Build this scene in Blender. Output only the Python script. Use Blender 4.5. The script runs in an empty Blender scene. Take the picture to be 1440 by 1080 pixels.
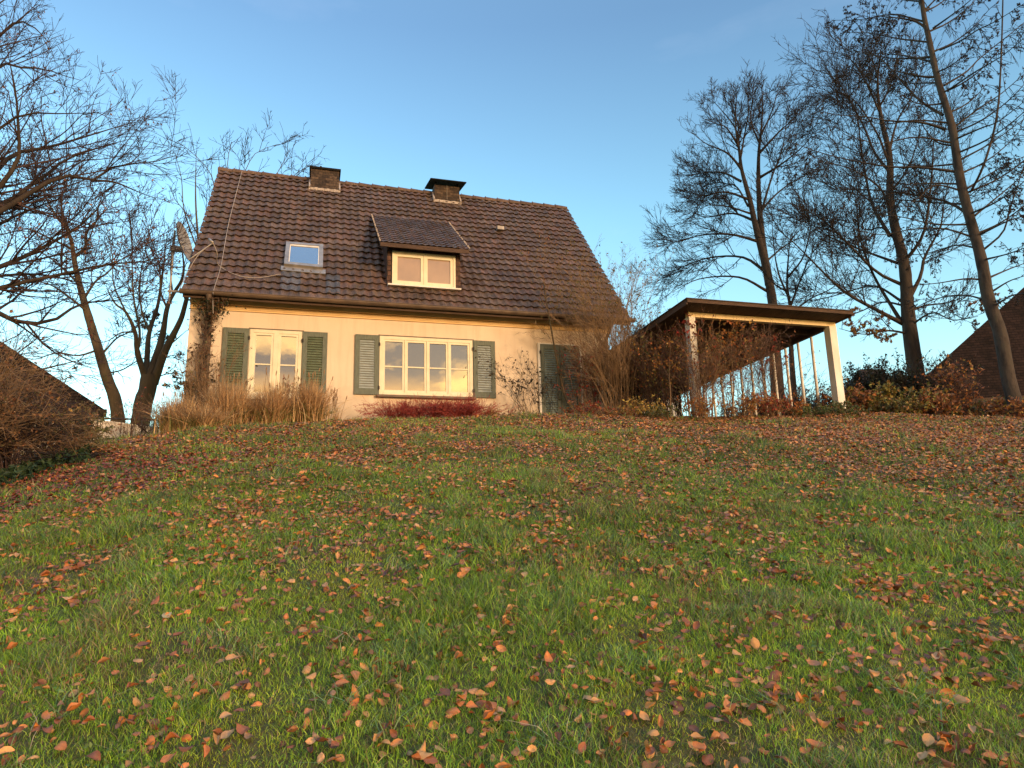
import bpy, math, numpy as np
from mathutils import Matrix, Vector
rng = np.random.default_rng(7)
C = bpy.context.scene.collection
# ------------------------------------------------------------------ survey of the site (metres; eye level 1.6 m)
EYE = 1.6
FPX = 970.0; PITCH = 0.204812; ROLL = -0.0252568; PSI = 0.288357; DIST = 15.17295
cp, sp = math.cos(PSI), math.sin(PSI)
_F = np.array([0, math.cos(PITCH), math.sin(PITCH)]); _U0 = np.array([0, -math.sin(PITCH), math.cos(PITCH)]); _X0 = np.array([1., 0, 0])
_c, _s = math.cos(ROLL), math.sin(ROLL)
CX = _c*_X0 + _s*_U0; CU = -_s*_X0 + _c*_U0; CF = _F
def sight(px, py, rho):
    """world point seen in direction (px, py) at ground range rho"""
    v = (px-720)/FPX*CX - (py-540)/FPX*CU + CF
    v = v*(rho/math.hypot(v[0], v[1]))
    return np.array([v[0], v[1], v[2]+EYE])
def HW(u, b, z):           # house frame (u along facade, b behind facade, z over eye level) -> world
    return np.array([u*cp-b*sp, DIST+u*sp+b*cp, z+EYE])
FLOOR = 2.05
# ------------------------------------------------------------------ value noise
_lat = np.random.default_rng(99).random((8, 256, 256))
def vn(x, y, sc, k=0):
    x = np.asarray(x, float)/sc + 1000.3; y = np.asarray(y, float)/sc + 1000.7
    xi = np.floor(x).astype(int); yi = np.floor(y).astype(int); fx = x-xi; fy = y-yi
    fx = fx*fx*(3-2*fx); fy = fy*fy*(3-2*fy); L = _lat[k]
    g = lambda a, b: L[a % 256, b % 256]
    return (g(xi, yi)*(1-fx)+g(xi+1, yi)*fx)*(1-fy)+(g(xi, yi+1)*(1-fx)+g(xi+1, yi+1)*fx)*fy
# ------------------------------------------------------------------ terrain
AZ_E = [-180, -70, -52, -45, -36.7, -33.9, -30.7, -25.6, -18.5, -13.3, -6, 2.3, 9, 16, 22, 26, 31, 36.7, 50, 75, 180]
TE   = [-.25, -.05, .05, .07, .090, .104, .1165, .137, .148, .1555, .1585, .159, .152, .1425, .137, .134, .122, .110, .09, .0, -.25]
AZ_R = [-180, -45, -25, -13, 2, 16, 26, 37, 60, 180]
TR   = [14, 11, 12, 12.4, 13, 14.2, 15.0, 16, 15, 14]
def ground(x, y, rough=True):
    x = np.asarray(x, float); y = np.asarray(y, float)
    rho = np.hypot(x, y)+1e-6; az = np.degrees(np.arctan2(x, y))
    E = np.interp(az, AZ_E, TE); R = np.interp(az, AZ_R, TR)
    zc = E*R; t = rho/R; k = .16
    s = t+k*t*(1-t)
    z1 = -EYE+(zc+EYE)*s
    d = rho-R; sl = np.maximum(.3*E, 0)
    z2 = zc+sl*np.minimum(d, 5)-.02*np.clip(d-5, 0, 10)-.13*np.clip(d-15, 0, 45)-.02*np.clip(d-60, 0, 400)
    z = np.where(t < 1, z1, z2)
    fr = np.clip(1-rho/60, 0, 1)
    if rough:
        z = z+fr*((vn(x, y, 1.3, 0)-.5)*.10+(vn(x, y, .35, 1)-.5)*.035)*np.clip(rho/2, 0.3, 1)
    return z+EYE
# ------------------------------------------------------------------ materials
def mat(name):
    m = bpy.data.materials.new(name); m.use_nodes = True
    nt = m.node_tree; b = nt.nodes['Principled BSDF']; b.inputs['Roughness'].default_value = .8
    b.inputs['Specular IOR Level'].default_value = .3
    return m, nt, b
def N(nt, typ, **kw):
    n = nt.nodes.new(typ)
    for k, v in kw.items():
        if k in n.inputs: n.inputs[k].default_value = v
        else: setattr(n, k, v)
    return n
def ramp(nt, fac, stops):
    r = nt.nodes.new('ShaderNodeValToRGB'); e = r.color_ramp.elements
    while len(e) > 1: e.remove(e[-1])
    e[0].position = stops[0][0]; e[0].color = (*stops[0][1], 1)
    for p, c in stops[1:]:
        q = e.new(p); q.color = (*c, 1)
    nt.links.new(fac, r.inputs[0]); return r.outputs[0]
def mixc(nt, a, b, fac, mode='MIX'):
    m = nt.nodes.new('ShaderNodeMix'); m.data_type = 'RGBA'; m.blend_type = mode
    for s, v in ((0, fac), (6, a), (7, b)):
        if hasattr(v, 'is_linked'): nt.links.new(v, m.inputs[s])
        elif s == 0: m.inputs[0].default_value = v
        else: m.inputs[s].default_value = (*v, 1)
    return m.outputs[2]
def noise_mat(name, c1, c2, scale=6, detail=6, rough=.8, bump=.0, bscale=40, spec=.3, c3=None, stretch=None, coord='Object', metal=0):
    m, nt, b = mat(name); L = nt.links.new
    tc = N(nt, 'ShaderNodeTexCoord'); src = tc.outputs[coord]
    if stretch:
        mp = N(nt, 'ShaderNodeMapping'); mp.inputs['Scale'].default_value = stretch; L(src, mp.inputs[0]); src = mp.outputs[0]
    n = N(nt, 'ShaderNodeTexNoise', Scale=scale, Detail=detail, Roughness=.6); L(src, n.inputs['Vector'])
    st = [(.32, c1), (.68, c2)] if c3 is None else [(.3, c1), (.55, c2), (.75, c3)]
    L(ramp(nt, n.outputs[0], st), b.inputs['Base Color'])
    b.inputs['Roughness'].default_value = rough; b.inputs['Specular IOR Level'].default_value = spec; b.inputs['Metallic'].default_value = metal
    if bump:
        n2 = N(nt, 'ShaderNodeTexNoise', Scale=bscale, Detail=5); L(src, n2.inputs['Vector'])
        bp = N(nt, 'ShaderNodeBump', Strength=bump, Distance=.02); L(n2.outputs[0], bp.inputs['Height']); L(bp.outputs[0], b.inputs['Normal'])
    return m
def attr_mat(name, rough=.6, spec=.3, trans=0., var=.25, nscale=60):
    """base colour from the mesh's own colour attribute, with fine mottling; thin leaf-like translucency"""
    m, nt, b = mat(name); L = nt.links.new
    a = N(nt, 'ShaderNodeAttribute'); a.attribute_name = 'Col'
    tc = N(nt, 'ShaderNodeTexCoord'); n = N(nt, 'ShaderNodeTexNoise', Scale=nscale, Detail=3); L(tc.outputs['Object'], n.inputs['Vector'])
    lo = 1-var; hi = 1+var
    g = ramp(nt, n.outputs[0], [(.3, (lo, lo, lo)), (.7, (min(hi, 1), min(hi, 1), min(hi, 1)))])
    col = mixc(nt, a.outputs['Color'], g, 1.0, 'MULTIPLY')
    L(col, b.inputs['Base Color']); b.inputs['Roughness'].default_value = rough; b.inputs['Specular IOR Level'].default_value = spec
    if trans:
        t = N(nt, 'ShaderNodeBsdfTranslucent'); L(col, t.inputs[0]); mx = N(nt, 'ShaderNodeMixShader'); mx.inputs[0].default_value = trans
        out = nt.nodes['Material Output']; L(b.outputs[0], mx.inputs[1]); L(t.outputs[0], mx.inputs[2]); L(mx.outputs[0], out.inputs[0])
    return m
M = {}
def wall_mat():
    m, nt, b = mat('stucco'); L = nt.links.new
    tc = N(nt, 'ShaderNodeTexCoord'); O = tc.outputs['Object']
    n = N(nt, 'ShaderNodeTexNoise', Scale=.9, Detail=5, Roughness=.6); L(O, n.inputs['Vector'])
    base = ramp(nt, n.outputs[0], [(.3, (.64, .52, .38)), (.5, (.70, .575, .43)), (.72, (.74, .62, .475))])
    # rain streaks, long in z
    mp = N(nt, 'ShaderNodeMapping'); mp.inputs['Scale'].default_value = (5, 5, .5); L(O, mp.inputs[0])
    n2 = N(nt, 'ShaderNodeTexNoise', Scale=1.4, Detail=6, Roughness=.65); L(mp.outputs[0], n2.inputs['Vector'])
    c = mixc(nt, base, (.60, .43, .30), ramp(nt, n2.outputs[0], [(.48, (0, 0, 0)), (.72, (.5, .5, .5))]))
    # algae close to the soil
    sx = N(nt, 'ShaderNodeSeparateXYZ'); L(O, sx.inputs[0])
    n3 = N(nt, 'ShaderNodeTexNoise', Scale=5, Detail=6); L(O, n3.inputs['Vector'])
    ad = N(nt, 'ShaderNodeMath', operation='MULTIPLY_ADD'); L(n3.outputs[0], ad.inputs[0]); ad.inputs[1].default_value = -.8; L(sx.outputs[2], ad.inputs[2])
    c = mixc(nt, c, (.42, .34, .24), ramp(nt, ad.outputs[0], [(0, (.6, .6, .6)), (.55, (0, 0, 0))]))
    L(c, b.inputs['Base Color']); b.inputs['Roughness'].default_value = .92
    n4 = N(nt, 'ShaderNodeTexNoise', Scale=90, Detail=4); L(O, n4.inputs['Vector'])
    bp = N(nt, 'ShaderNodeBump', Strength=.35, Distance=.008); L(n4.outputs[0], bp.inputs['Height']); L(bp.outputs[0], b.inputs['Normal'])
    return m
M['wall'] = wall_mat()
M['cornice'] = noise_mat('cornice_paint', (.72, .48, .22), (.80, .56, .27), 3, bump=.2)
M['cream'] = noise_mat('cream_window_paint', (.66, .60, .43), (.76, .70, .52), 5, rough=.5, bump=.1)
M['green'] = noise_mat('green_shutter_paint', (.095, .11, .085), (.155, .175, .14), 7, rough=.7, bump=.25, stretch=(6, 6, 1))
M['slat'] = noise_mat('pale_slat_paint', (.24, .28, .27), (.36, .40, .39), 9, rough=.7, bump=.2)  # paler grey-green than the other slats, for the wide window
M['slatb'] = noise_mat('blue_green_slat_paint', (.14, .19, .18), (.23, .29, .28), 9, rough=.7, bump=.2)
M['slatg'] = noise_mat('green_slat_paint', (.08, .11, .07), (.14, .17, .11), 9, rough=.7, bump=.2)
M['gutter'] = noise_mat('weathered_copper', (.075, .05, .035), (.15, .10, .065), 5, rough=.55, spec=.4, bump=.1)
M['fascia'] = noise_mat('dark_stained_wood', (.05, .03, .02), (.10, .06, .04), 5, bump=.3, stretch=(1, 8, 8))
M['iron'] = noise_mat('black_iron', (.02, .02, .02), (.045, .035, .03), 20, rough=.5)
M['soot'] = noise_mat('sooty_metal', (.010, .009, .008), (.022, .019, .016), 8, rough=.95, spec=.05)
M['lead'] = noise_mat('grey_sheet_metal', (.20, .18, .16), (.34, .31, .28), 6, rough=.5, metal=.4)
M['mortar'] = noise_mat('pale_mortar', (.26, .22, .19), (.50, .43, .38), 15, bump=.5)
M['dish'] = noise_mat('grey_dish_enamel', (.24, .23, .22), (.31, .30, .285), 4, rough=.5)
M['cable'] = noise_mat('pale_cable', (.28, .23, .19), (.40, .34, .29), 5)
M['white'] = noise_mat('old_white_paint', (.66, .62, .54), (.82, .79, .72), 4, bump=.2, stretch=(1, 1, .4))
M['backwall'] = noise_mat('white_render', (.70, .72, .74), (.82, .84, .86), 2)
M['beam'] = noise_mat('cream_beam_paint', (.76, .58, .30), (.84, .66, .38), 5, bump=.2)
M['boards'] = noise_mat('brown_roof_boards', (.05, .03, .02), (.12, .07, .045), 3, bump=.4, stretch=(8, .6, 1))
M['concrete'] = noise_mat('concrete_floor', (.22, .21, .2), (.32, .3, .28), 3)
M['felt'] = noise_mat('roofing_felt', (.05, .04, .035), (.09, .07, .055), 4, rough=.9)
M['bark'] = noise_mat('dark_bark', (.022, .016, .012), (.058, .042, .03), 5, rough=.9, bump=1, bscale=14, stretch=(1, 1, .3))
M['barkmoss'] = noise_mat('mossy_bark', (.04, .03, .018), (.10, .07, .038), 4, rough=.9, bump=1, bscale=16, stretch=(1, 1, .35), c3=(.06, .065, .022))
M['barkgrey'] = noise_mat('grey_brown_bark', (.018, .015, .012), (.065, .05, .04), 7, rough=.9, bump=1, bscale=18, stretch=(1, 1, .4), c3=(.06, .055, .04))
M['twig'] = noise_mat('purple_brown_twig', (.03, .018, .017), (.065, .038, .033), 3)
M['twigred'] = noise_mat('red_brown_twig', (.10, .055, .04), (.18, .11, .075), 3)
M['twigtan'] = noise_mat('tan_stem', (.16, .095, .05), (.30, .19, .10), 3)
M['twigdark'] = noise_mat('blackish_twig', (.012, .009, .008), (.03, .022, .018), 3)
M['twigcrimson'] = noise_mat('crimson_twig', (.24, .03, .03), (.42, .08, .06), 2)
M['straw'] = attr_mat('straw', .7, .3, .25, .2)
M['leaf'] = attr_mat('leaf', .6, .35, .25, .25)
M['litter'] = attr_mat('dead_leaf', .5, .45, .12, .45, 90)
M['grass'] = attr_mat('grass_blade', .45, .4, .3, .2, 25)
def tile_mat(name, dark, mid, light, uv):
    m, nt, b = mat(name); L = nt.links.new
    a = N(nt, 'ShaderNodeAttribute'); a.attribute_name = 'Col'
    tc = N(nt, 'ShaderNodeTexCoord'); O = tc.outputs['Object']
    n = N(nt, 'ShaderNodeTexNoise', Scale=2.2, Detail=8, Roughness=.7); L(O, n.inputs['Vector'])
    c = ramp(nt, n.outputs[0], [(.3, dark), (.5, mid), (.7, light)])
    c = mixc(nt, c, a.outputs['Color'], 1., 'MULTIPLY')
    n2 = N(nt, 'ShaderNodeTexNoise', Scale=30, Detail=6, Roughness=.75); L(O, n2.inputs['Vector'])
    c = mixc(nt, c, ramp(nt, n2.outputs[0], [(.36, (.45, .42, .40)), (.52, (1.0, 1.0, 1.0)), (.66, (1.35, 1.3, 1.25))]), .9, 'MULTIPLY')
    c = mixc(nt, c, (.30, .28, .21), ramp(nt, n2.outputs[0], [(.60, (0, 0, 0)), (.74, (.6, .6, .6))]))   # lichen
    n3 = N(nt, 'ShaderNodeTexNoise', Scale=9, Detail=4); L(O, n3.inputs['Vector'])
    c = mixc(nt, c, (.05, .05, .025), ramp(nt, n3.outputs[0], [(.56, (0, 0, 0)), (.75, (.6, .6, .6))]))   # moss
    L(c, b.inputs['Base Color']); b.inputs['Roughness'].default_value = .75
    bp = N(nt, 'ShaderNodeBump', Strength=.5, Distance=.01); L(n2.outputs[0], bp.inputs['Height']); L(bp.outputs[0], b.inputs['Normal'])
    return m
M['tile'] = tile_mat('clay_tile', (.070, .045, .033), (.115, .074, .054), (.168, .114, .085), 0)
M['tile2'] = tile_mat('small_clay_tile', (.065, .045, .038), (.11, .076, .063), (.16, .115, .095), 0)
def brick_mat(name, c1, c2, mort, sx, sy, sc=1.0, plane='XZ'):
    m, nt, b = mat(name); L = nt.links.new
    tc = N(nt, 'ShaderNodeTexCoord'); s = N(nt, 'ShaderNodeSeparateXYZ'); L(tc.outputs['Object'], s.inputs[0])
    ad = N(nt, 'ShaderNodeMath', operation='ADD'); L(s.outputs[0], ad.inputs[0]); L(s.outputs[1], ad.inputs[1])
    cb = N(nt, 'ShaderNodeCombineXYZ'); L(ad.outputs[0], cb.inputs[0]); L(s.outputs[2], cb.inputs[1])
    br = N(nt, 'ShaderNodeTexBrick'); L(cb.outputs[0], br.inputs[0])
    br.inputs['Color1'].default_value = (*c1, 1); br.inputs['Color2'].default_value = (*c2, 1); br.inputs['Mortar'].default_value = (*mort, 1)
    br.inputs['Scale'].default_value = 1; br.inputs['Brick Width'].default_value = sx; br.inputs['Row Height'].default_value = sy; br.inputs['Mortar Size'].default_value = .006*sc; br.inputs['Bias'].default_value = 0
    n = N(nt, 'ShaderNodeTexNoise', Scale=14, Detail=6); L(tc.outputs['Object'], n.inputs['Vector'])
    c = mixc(nt, br.outputs[0], ramp(nt, n.outputs[0], [(.35, (.45, .42, .38)), (.65, (1.0, .97, .92))]), 1, 'MULTIPLY')
    L(c, b.inputs['Base Color']); bp = N(nt, 'ShaderNodeBump', Strength=.8, Distance=.012); L(br.outputs[1], bp.inputs['Height']); bp.invert = True; L(bp.outputs[0], b.inputs['Normal'])
    return m
M['brick'] = brick_mat('chimney_brick', (.035, .024, .02), (.13, .09, .065), (.05, .04, .032), .19, .075)
M['redbrick'] = brick_mat('dark_red_brick', (.045, .022, .02), (.085, .042, .036), (.07, .055, .05), .24, .08, 2)
M['shingle'] = brick_mat('brown_cheek_shingle', (.10, .055, .04), (.15, .08, .06), (.03, .02, .015), .18, .12, 1.5)
def glass_mat(name, inner, refl=.5, tint=(.9, .9, .9)):
    m, nt, b = mat(name); L = nt.links.new
    tc = N(nt, 'ShaderNodeTexCoord'); n = N(nt, 'ShaderNodeTexNoise', Scale=2.5, Detail=3); L(tc.outputs['Object'], n.inputs['Vector'])
    L(ramp(nt, n.outputs[0], [(.35, tuple(.8*v for v in inner)), (.65, inner)]), b.inputs['Base Color'])
    g = N(nt, 'ShaderNodeBsdfGlossy'); g.inputs['Color'].default_value = (*tint, 1); g.inputs['Roughness'].default_value = .01
    bp = N(nt, 'ShaderNodeBump', Strength=.03, Distance=.02); L(n.outputs[0], bp.inputs['Height']); L(bp.outputs[0], g.inputs['Normal'])
    mx = N(nt, 'ShaderNodeMixShader'); mx.inputs[0].default_value = refl
    L(b.outputs[0], mx.inputs[1]); L(g.outputs[0], mx.inputs[2]); L(mx.outputs[0], nt.nodes['Material Output'].inputs[0])
    return m
M['pane'] = glass_mat('window_glass', (.03, .026, .022), .45)
M['paneblind'] = glass_mat('glass_before_blind', (.46, .30, .17), .22)
M['panesky'] = glass_mat('skylight_glass', (.03, .05, .10), .32)
# ------------------------------------------------------------------ mesh helpers
class MB:
    def __init__(s): s.v = []; s.f3 = []; s.f4 = []; s.c = []; s.n = 0; s.hascol = False
    def add(s, V, F, col=None):
        V = np.asarray(V, float).reshape(-1, 3); F = np.asarray(F, int)
        s.v.append(V); (s.f3 if F.shape[1] == 3 else s.f4).append(F+s.n)
        if col is not None: s.hascol = True; s.c.append(np.broadcast_to(np.asarray(col, float), (len(V), 3)))
        else: s.c.append(np.ones((len(V), 3)))
        s.n += len(V); return s
    def box(s, x0, x1, y0, y1, z0, z1, M4=None):
        V = np.array([[x, y, z] for z in (z0, z1) for y in (y0, y1) for x in (x0, x1)], float)
        if M4 is not None: V = V@M4[:3, :3].T+M4[:3, 3]
        return s.add(V, [[0, 2, 3, 1], [4, 5, 7, 6], [0, 1, 5, 4], [2, 6, 7, 3], [0, 4, 6, 2], [1, 3, 7, 5]])
    def hexa(s, P): return s.add(P, [[0, 3, 2, 1], [4, 5, 6, 7], [0, 1, 5, 4], [1, 2, 6, 5], [2, 3, 7, 6], [3, 0, 4, 7]])
    def prism(s, poly, lo, hi, axis='y'):
        n = len(poly); A = []
        for d in (lo, hi):
            for (a, b) in poly: A.append((a, d, b) if axis == 'y' else (d, a, b) if axis == 'x' else (a, b, d))
        V = np.array(A); base = s.n; s.v.append(V); s.c.append(np.ones((2*n, 3))); s.n += 2*n
        for i in range(n):
            j = (i+1) % n; s.f4.append(np.array([[base+i, base+j, base+n+j, base+n+i]]))
        for i in range(1, n-1):
            s.f3.append(np.array([[base, base+i+1, base+i], [base+n, base+n+i, base+n+i+1]]))
        return s
    def tubes(s, P, R, k=5, col=None, cap=False):
        """P (M,K,3) paths, R (M,K) radii"""
        P = np.asarray(P, float); R = np.asarray(R, float)
        if P.ndim == 2: P = P[None]; R = R[None]
        m, K, _ = P.shape
        T = np.gradient(P, axis=1); T /= np.linalg.norm(T, axis=2, keepdims=True)+1e-12
        mean = T.mean(1); ref = np.where(np.abs(mean[:, 2:3]) > .8, np.array([[1., 0, 0]]), np.array([[0, 0, 1.]]))[:, None, :]
        A = np.cross(T, ref); A /= np.linalg.norm(A, axis=2, keepdims=True)+1e-12; B = np.cross(T, A)
        th = np.arange(k)*2*math.pi/k
        V = P[:, :, None, :]+R[:, :, None, None]*(np.cos(th)[None, None, :, None]*A[:, :, None, :]+np.sin(th)[None, None, :, None]*B[:, :, None, :])
        idx = np.arange(m*K*k).reshape(m, K, k)
        a = idx[:, :-1, :]; b = np.roll(a, -1, 2); c = idx[:, 1:, :]; d = np.roll(c, -1, 2)
        F = np.stack([a, c, d, b], -1).reshape(-1, 4)
        cc = None
        if col is not None:
            col = np.asarray(col, float); cc = np.repeat(col, K*k, 0) if col.ndim == 2 else col
        base = s.n; s.add(V.reshape(-1, 3), F, cc)
        if cap:
            for i in range(m):
                for r, o in ((idx[i, 0], 1), (idx[i, -1], -1)):
                    for j in range(1, k-1): s.f3.append(np.array([[r[0], r[j], r[j+1]][::o]])+base)
        return s
    def build(s, name, m, parent=None, origin=(0, 0, 0), smooth=False):
        V = np.concatenate(s.v)-np.asarray(origin, float)
        f3 = np.concatenate(s.f3) if s.f3 else np.zeros((0, 3), int); f4 = np.concatenate(s.f4) if s.f4 else np.zeros((0, 4), int)
        me = bpy.data.meshes.new(name); me.vertices.add(len(V)); me.vertices.foreach_set('co', V.astype(np.float32).ravel())
        nl = f3.size+f4.size; me.loops.add(nl); me.loops.foreach_set('vertex_index', np.concatenate([f3.ravel(), f4.ravel()]).astype(np.int32))
        np_ = len(f3)+len(f4); me.polygons.add(np_)
        st = np.concatenate([np.arange(len(f3))*3, f3.size+np.arange(len(f4))*4]).astype(np.int32)
        me.polygons.foreach_set('loop_start', st)
        me.polygons.foreach_set('use_smooth', np.full(np_, bool(smooth)))
        me.update(calc_edges=True)
        if s.hascol:
            at = me.color_attributes.new('Col', 'FLOAT_COLOR', 'POINT')
            cc = np.concatenate(s.c); at.data.foreach_set('color', np.hstack([cc, np.ones((len(cc), 1))]).astype(np.float32).ravel())
        me.materials.append(m)
        o = bpy.data.objects.new(name, me); C.objects.link(o)
        if parent is not None: o.parent = parent
        else: o.location = origin
        return o
def thing(name, label, cat, loc=(0, 0, 0), rz=0, group=None):
    o = bpy.data.objects.new(name, None); C.objects.link(o); o.empty_display_size = .3
    o.location = tuple(float(v) for v in loc); o.rotation_euler = (0, 0, rz); tag(o, label, cat, group); return o
def tag(o, label=None, cat=None, group=None, kind=None):
    if label: o['label'] = label
    if cat: o['category'] = cat
    if group: o['group'] = group
    if kind: o['kind'] = kind
    return o
# ------------------------------------------------------------------ plant generators
def smooth_path(P, K, jit=0.):
    P = np.asarray(P, float)
    d = np.r_[0, np.cumsum(np.linalg.norm(np.diff(P, axis=0), axis=1))]; t = np.linspace(0, d[-1], K)
    Pe = np.vstack([2*P[0]-P[1], P, 2*P[-1]-P[-2]]); out = []
    for ti in t:
        i = min(np.searchsorted(d, ti, side='right')-1, len(P)-2); u = (ti-d[i])/(d[i+1]-d[i]+1e-9)
        p0, p1, p2, p3 = Pe[i], Pe[i+1], Pe[i+2], Pe[i+3]
        out.append(.5*((2*p1)+(-p0+p2)*u+(2*p0-5*p1+4*p2-p3)*u*u+(-p0+3*p1-3*p2+p3)*u**3))
    out = np.array(out)
    if jit: out[1:-1] += rng.normal(0, jit, (K-2, 3))
    return out
def unit(v): return v/(np.linalg.norm(v, axis=-1, keepdims=True)+1e-12)
def grow(P, R, n_per_m, ang, lenf, rfac, up, K=6, wob=.12, t0=.15, t1=1.0, lmin=.1, lmax=9, rmin=.003, flat=0., tipbias=0.):
    """children of a batch of paths. P (M,K0,3) R (M,K0). lenf: child length as share of parent length"""
    m, K0, _ = P.shape
    seg = np.linalg.norm(np.diff(P, axis=1), axis=2); Ln = seg.sum(1)
    n = np.maximum(rng.poisson(np.maximum(Ln*n_per_m, .01)), 1); src = np.repeat(np.arange(m), n); M_ = len(src)
    t = t0+(t1-t0)*rng.random(M_)**(1/(1+tipbias))
    x = t*(K0-1); i = np.minimum(x.astype(int), K0-2); f = (x-i)[:, None]
    p = P[src, i]*(1-f)+P[src, i+1]*f; r = R[src, i]*(1-f[:, 0])+R[src, i+1]*f[:, 0]
    T = unit(P[src, i+1]-P[src, i])
    rv = unit(rng.normal(size=(M_, 3))); side = unit(rv-(rv*T).sum(1, keepdims=True)*T)
    side[:, 2] *= (1-flat); side = unit(side)
    a = np.radians(rng.normal(ang, ang*.25, M_))[:, None]
    D = unit(T*np.cos(a)+side*np.sin(a)+np.array([0, 0, up])*.6)
    L = np.clip(Ln[src]*lenf*(1.0-.55*np.abs(t-.45)*1.3)*rng.uniform(.6, 1.3, M_), lmin, lmax)
    r0 = np.maximum(np.minimum(r*.75, r*rfac*rng.uniform(.8, 1.2, M_)), rmin)
    out = np.zeros((M_, K, 3)); out[:, 0] = p; d = D
    for k in range(1, K):
        d = unit(d+rng.normal(0, wob, (M_, 3))+np.array([0, 0, up*.35]))
        out[:, k] = out[:, k-1]+d*(L/(K-1))[:, None]
    RR = r0[:, None]*np.linspace(1, .35, K)[None, :]
    return out, np.maximum(RR, rmin*.6)
def leaves_at(mb, pts, size, pal, jit=.4, flat=.0, fold=True, droop=0.):
    """little folded leaf faces"""
    n = len(pts)
    if n == 0: return
    d = unit(rng.normal(size=(n, 3))+np.array([0, 0, -droop])); a = unit(np.cross(d, rng.normal(size=(n, 3)))); nn = np.cross(d, a)
    s = size*rng.uniform(1-jit, 1+jit, n)[:, None]
    V = np.stack([pts, pts+d*s*.5+a*s*.32+nn*s*.12, pts+d*s*1.05, pts+d*s*.5-a*s*.32+nn*s*.12], 1)
    F = (np.arange(n)*4)[:, None]+np.array([[0, 1, 2, 3]])
    pal = np.asarray(pal); c = pal[rng.integers(0, len(pal), n)]*rng.uniform(.7, 1.25, (n, 1))
    # two triangles each so that the fold is real
    F3 = np.concatenate([F[:, [0, 1, 2]], F[:, [0, 2, 3]]])
    mb.add(V.reshape(-1, 3), F3, np.repeat(c, 4, 0))
def pick(P, n, t0=.2):
    m, K, _ = P.shape; s = rng.integers(0, m, n); x = (t0+(1-t0)*rng.random(n))*(K-1); i = np.minimum(x.astype(int), K-2); f = (x-i)[:, None]
    return P[s, i]*(1-f)+P[s, i+1]*f
exec_order = []
# ================================================================== SETTING
def build_ground():
    az = np.radians(np.r_[np.linspace(-180, -46, 40), np.linspace(-45, 45, 300), np.linspace(46, 180, 40)])
    rr = np.r_[0.02, np.linspace(.4, 2, 10), np.linspace(2.05, 9, 140), np.linspace(9.08, 20, 120), np.linspace(20.5, 40, 30), np.geomspace(42, 2500, 26)]
    A, Rr = np.meshgrid(az, rr); X = Rr*np.sin(A); Y = Rr*np.cos(A); Z = ground(X, Y)
    n, m = X.shape; idx = np.arange(n*m).reshape(n, m)
    F = np.stack([idx[:-1, :-1], idx[:-1, 1:], idx[1:, 1:], idx[1:, :-1]], -1).reshape(-1, 4)[:, ::-1]
    mb = MB(); mb.add(np.stack([X, Y, Z], -1).reshape(-1, 3), F)
    mt, nt, b = mat('lawn_soil'); L = nt.links.new
    tc = N(nt, 'ShaderNodeTexCoord'); O = tc.outputs['Object']
    n1 = N(nt, 'ShaderNodeTexNoise', Scale=.5, Detail=8, Roughness=.65); L(O, n1.inputs['Vector'])
    n2 = N(nt, 'ShaderNodeTexNoise', Scale=14, Detail=8, Roughness=.7); L(O, n2.inputs['Vector'])
    c = ramp(nt, n2.outputs[0], [(.3, (.025, .03, .01)), (.5, (.06, .075, .02)), (.7, (.12, .095, .042))])
    c2 = ramp(nt, n1.outputs[0], [(.4, (.09, .11, .025)), (.6, (.14, .10, .045))])
    L(mixc(nt, c, c2, .35), b.inputs['Base Color']); b.inputs['Roughness'].default_value = .95
    bp = N(nt, 'ShaderNodeBump', Strength=.8, Distance=.03); L(n2.outputs[0], bp.inputs['Height']); L(bp.outputs[0], b.inputs['Normal'])
    o = mb.build('ground', mt, smooth=True); tag(o, 'sloping lawn rising to the cream house', 'ground', kind='structure')
build_ground()
# ------------------------------------------------------------------ camera, light, sky
cam = bpy.data.cameras.new('camera'); co = bpy.data.objects.new('camera', cam); C.objects.link(co)
cam.sensor_width = 36; cam.lens = FPX/1440*36; cam.clip_start = .05; cam.clip_end = 6000
mw = Matrix.Identity(4)
for i in range(3): mw[i][0] = CX[i]; mw[i][1] = CU[i]; mw[i][2] = -CF[i]
mw[2][3] = EYE; co.matrix_world = mw; bpy.context.scene.camera = co
SUN_AZ = 138.0; SUN_EL = 9.0                    # behind the photographer, to the right; low
sd = np.array([math.sin(math.radians(SUN_AZ))*math.cos(math.radians(SUN_EL)), math.cos(math.radians(SUN_AZ))*math.cos(math.radians(SUN_EL)), math.sin(math.radians(SUN_EL))])
sl = bpy.data.lights.new('sun', 'SUN'); so = bpy.data.objects.new('sun', sl); C.objects.link(so)
sl.energy = 1.12; sl.angle = math.radians(10.0); sl.color = (1.0, .67, .40)
so.rotation_euler = Vector(sd).to_track_quat('Z', 'Y').to_euler(); so.location = (0, -20, 30)
W = bpy.data.worlds.new('World'); bpy.context.scene.world = W; W.use_nodes = True
nt = W.node_tree; L = nt.links.new; bg = nt.nodes['Background']
sky = N(nt, 'ShaderNodeTexSky'); sky.sky_type = 'NISHITA'; sky.sun_disc = False
sky.sun_elevation = math.radians(SUN_EL); sky.sun_rotation = math.radians(SUN_AZ); sky.altitude = 100; sky.air_density = 1.0; sky.dust_density = .6; sky.ozone_density = 1.6
tc = N(nt, 'ShaderNodeTexCoord'); nrm = N(nt, 'ShaderNodeVectorMath', operation='NORMALIZE'); L(tc.outputs['Generated'], nrm.inputs[0])
D_ = nrm.outputs[0]; sx = N(nt, 'ShaderNodeSeparateXYZ'); L(D_, sx.inputs[0])
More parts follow.
